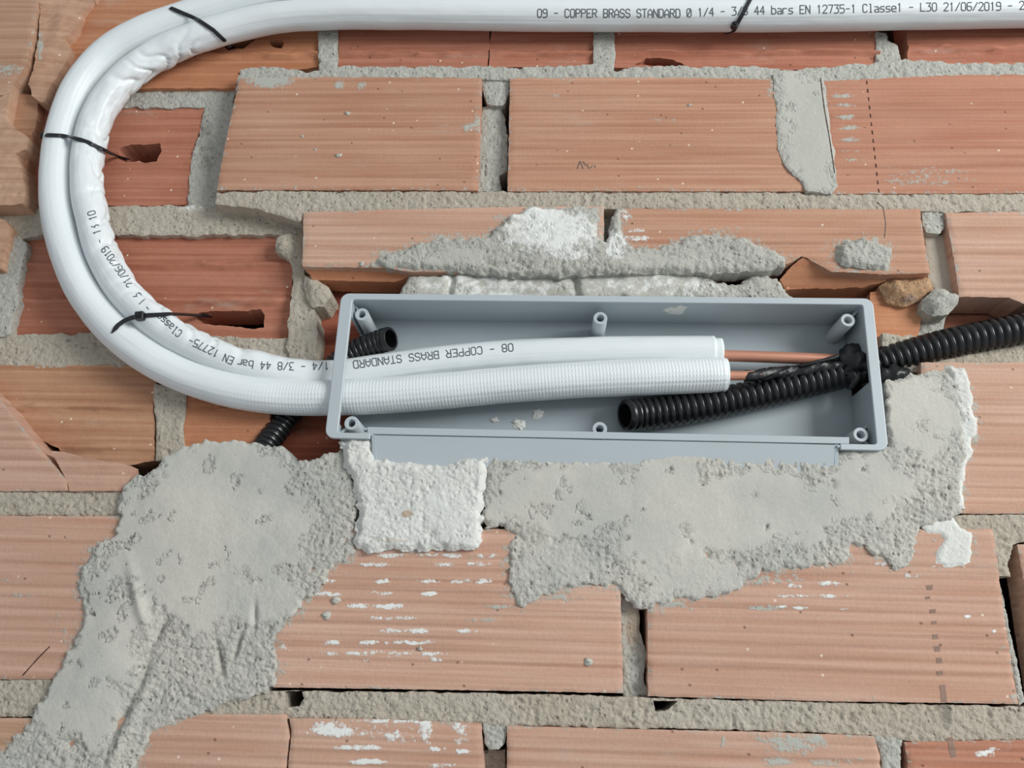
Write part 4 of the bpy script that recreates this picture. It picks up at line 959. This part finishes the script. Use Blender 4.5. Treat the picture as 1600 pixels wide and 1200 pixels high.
# ------------------------------------------------------------------ cable ties
def ribbon(name, pts, normals, w, th, parent):
    pts = np.array([tuple(p) for p in pts]); nr = np.array([tuple(q) for q in normals]); n = len(pts)
    t = np.gradient(pts, axis=0); t /= np.linalg.norm(t, axis=1)[:, None]
    nr = nr - (nr * t).sum(1)[:, None] * t; nr /= np.linalg.norm(nr, axis=1)[:, None]; sd = np.cross(t, nr)
    V = np.vstack([pts + sd * w / 2 + nr * th, pts - sd * w / 2 + nr * th, pts - sd * w / 2, pts + sd * w / 2]); Fc = []
    for i in range(n - 1):
        for k in range(4):
            a, b = k * n, ((k + 1) % 4) * n; Fc.append((a + i, b + i, b + i + 1, a + i + 1))
    Fc += [(0, 3 * n, 2 * n, n), (n - 1, 2 * n - 1, 3 * n - 1, 4 * n - 1)]
    o = mesh_obj(name, V, Fc, M['tie'], parent, False); m = o.modifiers.new('bevel', 'BEVEL'); m.width = 0.0003; m.segments = 2
    return o
def cable_tie(label, surf, pre, post, head, head_dir, w=0.0034, head_size=0.0062):
    """surf: pixels crossed on the sleeves; pre/post: free points (px, py, depth) before and after."""
    P_, N_ = [], []
    for x, y, d in pre: P_.append(Vector(P(x, y, d))); N_.append(Vector((0, -1, 0)))
    q = np.array(surf, float); sl = np.concatenate([[0], np.cumsum(np.hypot(*np.diff(q, axis=0).T))])
    for u in np.linspace(0, sl[-1], max(6, int(sl[-1] / 5))):
        h = cast([B_i, B_o], np.interp(u, sl, q[:, 0]), np.interp(u, sl, q[:, 1]), 0.0004)
        if h: P_.append(h[0]); N_.append(h[1])
    for x, y, d in post: P_.append(Vector(P(x, y, d))); N_.append(Vector((0, -1, 0)))
    A = np.array([tuple(v) for v in P_]); Nn = np.array([tuple(v) for v in N_])
    for _ in range(3):                                   # a pulled strap bridges the dip between the sleeves
        A[1:-1] = np.where((A[1:-1, 1:2] > (A[:-2, 1:2] + A[2:, 1:2]) / 2), (A[:-2] + A[2:]) / 2, A[1:-1]); Nn[1:-1] = (Nn[:-2] + Nn[1:-1] + Nn[2:]) / 3
    c = Vector(A[len(A) // 2]); root = empty('cable_tie', c); tag(root, label, 'cable tie', 'black cable ties')
    ribbon('strap', A, Nn, w, 0.0012, root)
    hx, hy, hd = head; hc = np.array(P(hx, hy, hd)); dx = P(hx + head_dir[0], hy + head_dir[1], hd) - hc; dx /= np.linalg.norm(dx); up = np.array([0, -1.0, 0]); sd = np.cross(dx, up)
    k = head_size / 2; V = []
    for a, b, cc in ((-1, -1, -1), (1, -1, -1), (1, 1, -1), (-1, 1, -1), (-1, -1, 1), (1, -1, 1), (1, 1, 1), (-1, 1, 1)): V.append(hc + dx * a * k * 1.05 + sd * b * k + up * cc * k * 0.85)
    o = mesh_obj('head', V, [(0, 3, 2, 1), (4, 5, 6, 7), (0, 1, 5, 4), (1, 2, 6, 5), (2, 3, 7, 6), (3, 0, 4, 7)], M['tie'], root, False)
    m = o.modifiers.new('bevel', 'BEVEL'); m.width = 0.0012; m.segments = 3
    kk = k * 0.5; V = [hc + dx * a * kk * 0.8 + sd * b * kk * 0.9 + up * (k * 0.85 + cc) for a, b, cc in ((-1, -1, 0), (1, -1, 0), (1, 1, 0), (-1, 1, 0), (-1, -1, .0008), (1, -1, .0008), (1, 1, .0008), (-1, 1, .0008))]
    mesh_obj('pawl', V, [(0, 3, 2, 1), (4, 5, 6, 7), (0, 1, 5, 4), (1, 2, 6, 5), (2, 3, 7, 6), (3, 0, 4, 7)], M['tie'], o, False)
    return root
def edge_depth(x, y):
    h = cast([B_i, B_o], x, y, 0); return (h[0].y if h else 0.0)
cable_tie('black cable tie round the top of the pipe bend, ending in a dark hole', [(268, 14), (300, 26), (335, 48), (350, 62)], [(262, 10, .012), (261, 9, .004)], [(358, 72, .008), (364, 76, .024)], (358, 71, .006), (0.5, 1), head_size=0.004)
cable_tie('black cable tie round the left of the pipe bend, tail in the upper brick hole', [(74, 212), (100, 213), (130, 220), (158, 233)], [(66, 214, .016), (66, 213, .008)], [(172, 240, .010), (190, 247, .026), (200, 250, .035)], (70, 212, .000), (1, 0.1), head_size=0.0058)
cable_tie('black cable tie with its lock on the front of the lower pipe bend', [(178, 518), (186, 508), (200, 498), (220, 494), (245, 493), (268, 492)], [(176, 526, .014), (176, 522, .006)], [(285, 492, .008), (308, 493, .022), (330, 495, .034)], (219, 494, edge_depth(219, 494) - 0.002), (1, -0.1), head_size=0.0066)
cable_tie('black cable tie round the straight upper run, over the printed lettering', [(1176, -8), (1170, 4), (1160, 22), (1152, 36), (1147, 46)], [(1182, -24, -.012)], [(1140, 51, .004), (1134, 53, .012)], (1148, 40, edge_depth(1148, 40) - 0.001), (0.5, -1), head_size=0.0058)
